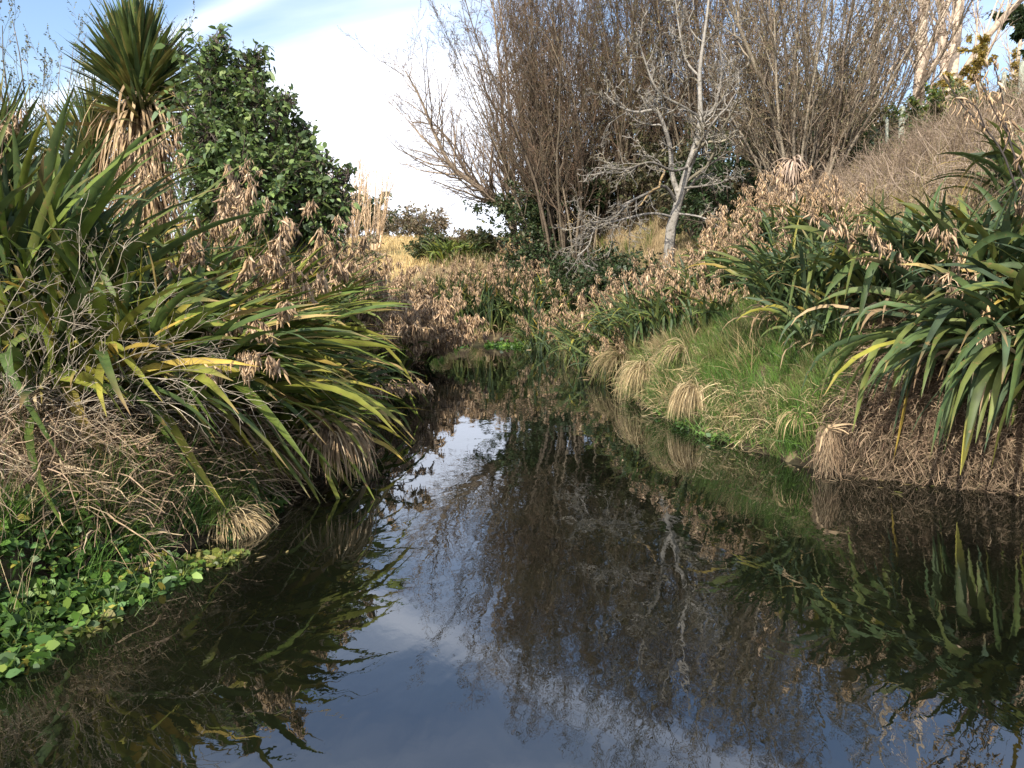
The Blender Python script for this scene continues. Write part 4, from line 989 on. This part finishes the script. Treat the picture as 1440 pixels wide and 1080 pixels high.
leafy('olive_shrub', 'dark shrub on the hill crest behind the bright green clump', 'shrub', at(655, 47), 47, 242, 1.1, 2.2, .14, DK + OL, 8000)
flax('bright green flax clump alone at the hill foot among olive shrubs', at(640, 37), 37, 243, fans=36, per=8, L=(1.3, 1.8), W=.09, spread=1.0, stiff=1.0, yellow=.02, dead=0)
flax('yellow green flax clump at the hill foot beside the bright one', at(672, 39.5), 39.5, 244, fans=30, per=8, L=(1.3, 1.8), W=.09, spread=1.0, stiff=1.2, yellow=.3, dead=0)
leafy('olive_shrub', 'brown twiggy shrub behind the evergreen tree foot', 'shrub', at(478, 24), 24, 245, 2.8, 2.4, .09, [(.22, .16, .10), (.16, .13, .07), (.28, .2, .13), (.1, .11, .05)], 6000)
leafy('olive_shrub', 'brown twiggy shrub at the foot of the pale far poplars', 'shrub', at(500, 31), 31, 246, 2.9, 2.2, .1, [(.24, .18, .11), (.18, .14, .08), (.12, .12, .05)], 5000)
for i, (px, Y, L_, lab) in enumerate([(1212, 17.0, .9, 'brown dead weed bush on the dry slope, closest to the fan shaped willow'), (1262, 15.5, 1.0, 'grey brown dead weed bush in the middle of the dry slope'), (1318, 14.0, .9, 'brown dead weed bush just above the broad leaved flax'), (1345, 17.0, 1.0, 'dead weed bush high on the dry slope under the fence'), (1395, 13.5, 1.0, 'dead weed bush on the slope behind the black flower stalks'), (1425, 16.0, 1.1, 'dead weed bush at the fence line under the yellow tree'), (1180, 19.5, .8, 'low dead weed bush at the foot of the fan shaped willow')]):
    twig_bush(lab, at(px, Y), Y, 290 + i, 45, L_, (0, 0, .3), .8, [(.20, .15, .10), (.26, .19, .13), (.15, .11, .08)], spread=.5, sub=8, r0=.008)
for i, (px, Y, h_, lab) in enumerate([(1285, 19.5, .5, 'low green bramble patch spilling below the fence'), (1232, 21.5, .5, 'low olive bramble patch at the foot of the tallest fence posts'), (1385, 16.5, .5, 'low green bramble patch on the slope under the yellow tree')]):
    leafy('bramble', lab, 'bush', at(px, Y), Y, 340 + i, h_, .9, .07, OL + EVG[:2], 4000, stemn=9, tilt=1.1)
# dead cabbage tree on the slope
def dead_cabbage():
    rng = np.random.default_rng(251); Y = 18.0; x = at(1102, Y); z = gz1(x, Y)
    r = empty('dead_cabbage_tree', (x, Y, z), 'dead cabbage tree of drooping grey tan leaves in front of the fan shaped willow', 'cabbage tree')
    h = pz(1102, 225, Y)[2] - z
    P = path([(0, 0, -.1), (.02, 0, h * .6), (.05, 0, h)], 8); B = Buf(); B.tubes(P, np.linspace(.07, .04, 8)[None], tcol(rng, P, [(.2, .16, .12)]), 7); B.build('trunk', M_BARK, r)
    n = 420; az = rng.uniform(0, 2 * PI, n); t = np.concatenate([rng.uniform(.72, 1, n * 3 // 4), rng.uniform(.38, .5, n - n * 3 // 4)])
    p, _, _ = sample(P, np.ones((1, 8)), np.zeros(n, int), t)
    d = np.stack([np.cos(az) * .9, np.sin(az) * .9, rng.uniform(-.2, .7, n)], -1)
    Q = walk(rng, p, d, rng.uniform(.35, .75, n), 7, -.5, .08)
    S = nrm(np.cross(nrm(np.gradient(Q, axis=1)), np.stack([np.cos(az), np.sin(az), 0 * az + .3], -1)[:, None]))
    B = Buf(); B.strips(Q, S, np.interp(np.linspace(0, 1, 7), [0, .5, 1], [.8, 1, .1])[None] * np.full((n, 1), .04), tcol(rng, Q, [(.38, .29, .22), (.45, .35, .27), (.30, .22, .16)], .15))
    B.build('dead_leaves', M_STRAW, r)
dead_cabbage()
# black stems of old flower stalks, near frame edge
def black_stems():
    Y = 8.9
    g = lambda px, py, dy=0: pz(px, py, Y + dy)
    base = np.array([at(1470, Y), Y, gz1(at(1470, Y), Y)])
    specs = [('bare black flower stalk branching across the dry slope', [(1468, 330), (1432, 270), (1410, 215), (1385, 180), (1355, 150), (1325, 105)], [[(1385, 180), (1372, 150), (1350, 140)], [(1410, 215), (1420, 190), (1410, 175)]]),
             ('bare black flower stalk standing upright at the frame edge', [(1490, 330), (1440, 250), (1418, 190), (1408, 130), (1395, 80)], [[(1418, 190), (1400, 160), (1378, 115)], [(1422, 200), (1440, 215), (1462, 240)]])]
    for i, (lab, main, subs) in enumerate(specs):
        rng = np.random.default_rng(260 + i)
        q0 = g(*main[0])
        r = empty('flower_stalk', (q0[0], q0[1], gz1(q0[0], q0[1])), lab, 'flower stalk', 'bare black flower stalks')
        off = np.array([q0[0], q0[1], gz1(q0[0], q0[1])])
        pts = [np.zeros(3)] + [g(a, b, .1 * k) - off for k, (a, b) in enumerate(main)]
        P = path(pts, 18); B = Buf(); R = np.linspace(.017, .006, 18)[None]
        B.tubes(P, R, np.full(P.shape, 1.0) * np.array([.035, .028, .024]), 6); B.build('stem', M_STALK, r)
        sb = Buf(); tips = [P[0, -6:]]
        for s_ in subs:
            Q = path([g(a, b, .2) - off for (a, b) in s_], 8); sb.tubes(Q, np.linspace(.009, .004, 8)[None], np.full(Q.shape, 1.0) * np.array([.04, .03, .025]), 5); tips.append(Q[0, -4:])
        sb.build('side_branches', M_STALK, r)
        pb = Buf(); tp = np.concatenate(tips); k = rng.integers(0, len(tp), 60)
        pods_at(pb, rng, tp[k] + rng.normal(0, .05, (60, 3)), .1); pb.build('seed_sprays', M_POD, r)
black_stems()

# ================================================================== DISTANCE
GOLD = [(.55, .40, .25), (.48, .35, .22), (.6, .45, .3)]
def far_poplar(label, px, Y, seed, h):
    rng = np.random.default_rng(seed)
    P, R = stems(rng, 12, .5, h * .7, h, .3, 10, .05, .04, .09)
    return bare_tree('far_poplar', label, 'tree', at(px, Y), Y, seed, [P], [R], [dict(n=9, t0=.15, t1=1, ln=.35, ang=.45, up=.12, wig=.1, K=5, rmin=.014), dict(n=6, t0=.2, t1=1, ln=.4, ang=.5, up=.08, wig=.12, K=4, rmin=.012)],
                     GOLD, GOLD + [(.45, .36, .28)], 'pale far poplars beyond the bend')
far_poplar('pale golden far tree just clear of the evergreen tree end', 492, 52, 301, 6.4)
far_poplar('golden far tree in front of the dark far conifer', 527, 58, 302, 6.6)
far_poplar('pale golden far tree half behind the evergreen tree end', 462, 50, 303, 6.2)
leafy('dark_conifer', 'dark far conifer on the skyline behind the golden trees', 'tree', at(512, 88), 88, 311, 4.6, 6, .35, DK, 5000)
for i, (px, Y, h, lab) in enumerate([(585, 92, 3.2, 'rounded far shrub on the skyline above the tan hill'), (555, 100, 3.5, 'bare far shrub on the skyline nearest the golden trees'), (618, 96, 3.4, 'far skyline shrub behind the hill edge shrub')]):
    leafy('skyline_shrub', lab, 'shrub', at(px, Y), Y, 320 + i, h, 4.5, .3, [(.2, .16, .10), (.15, .14, .08), (.26, .2, .14)], 2500)
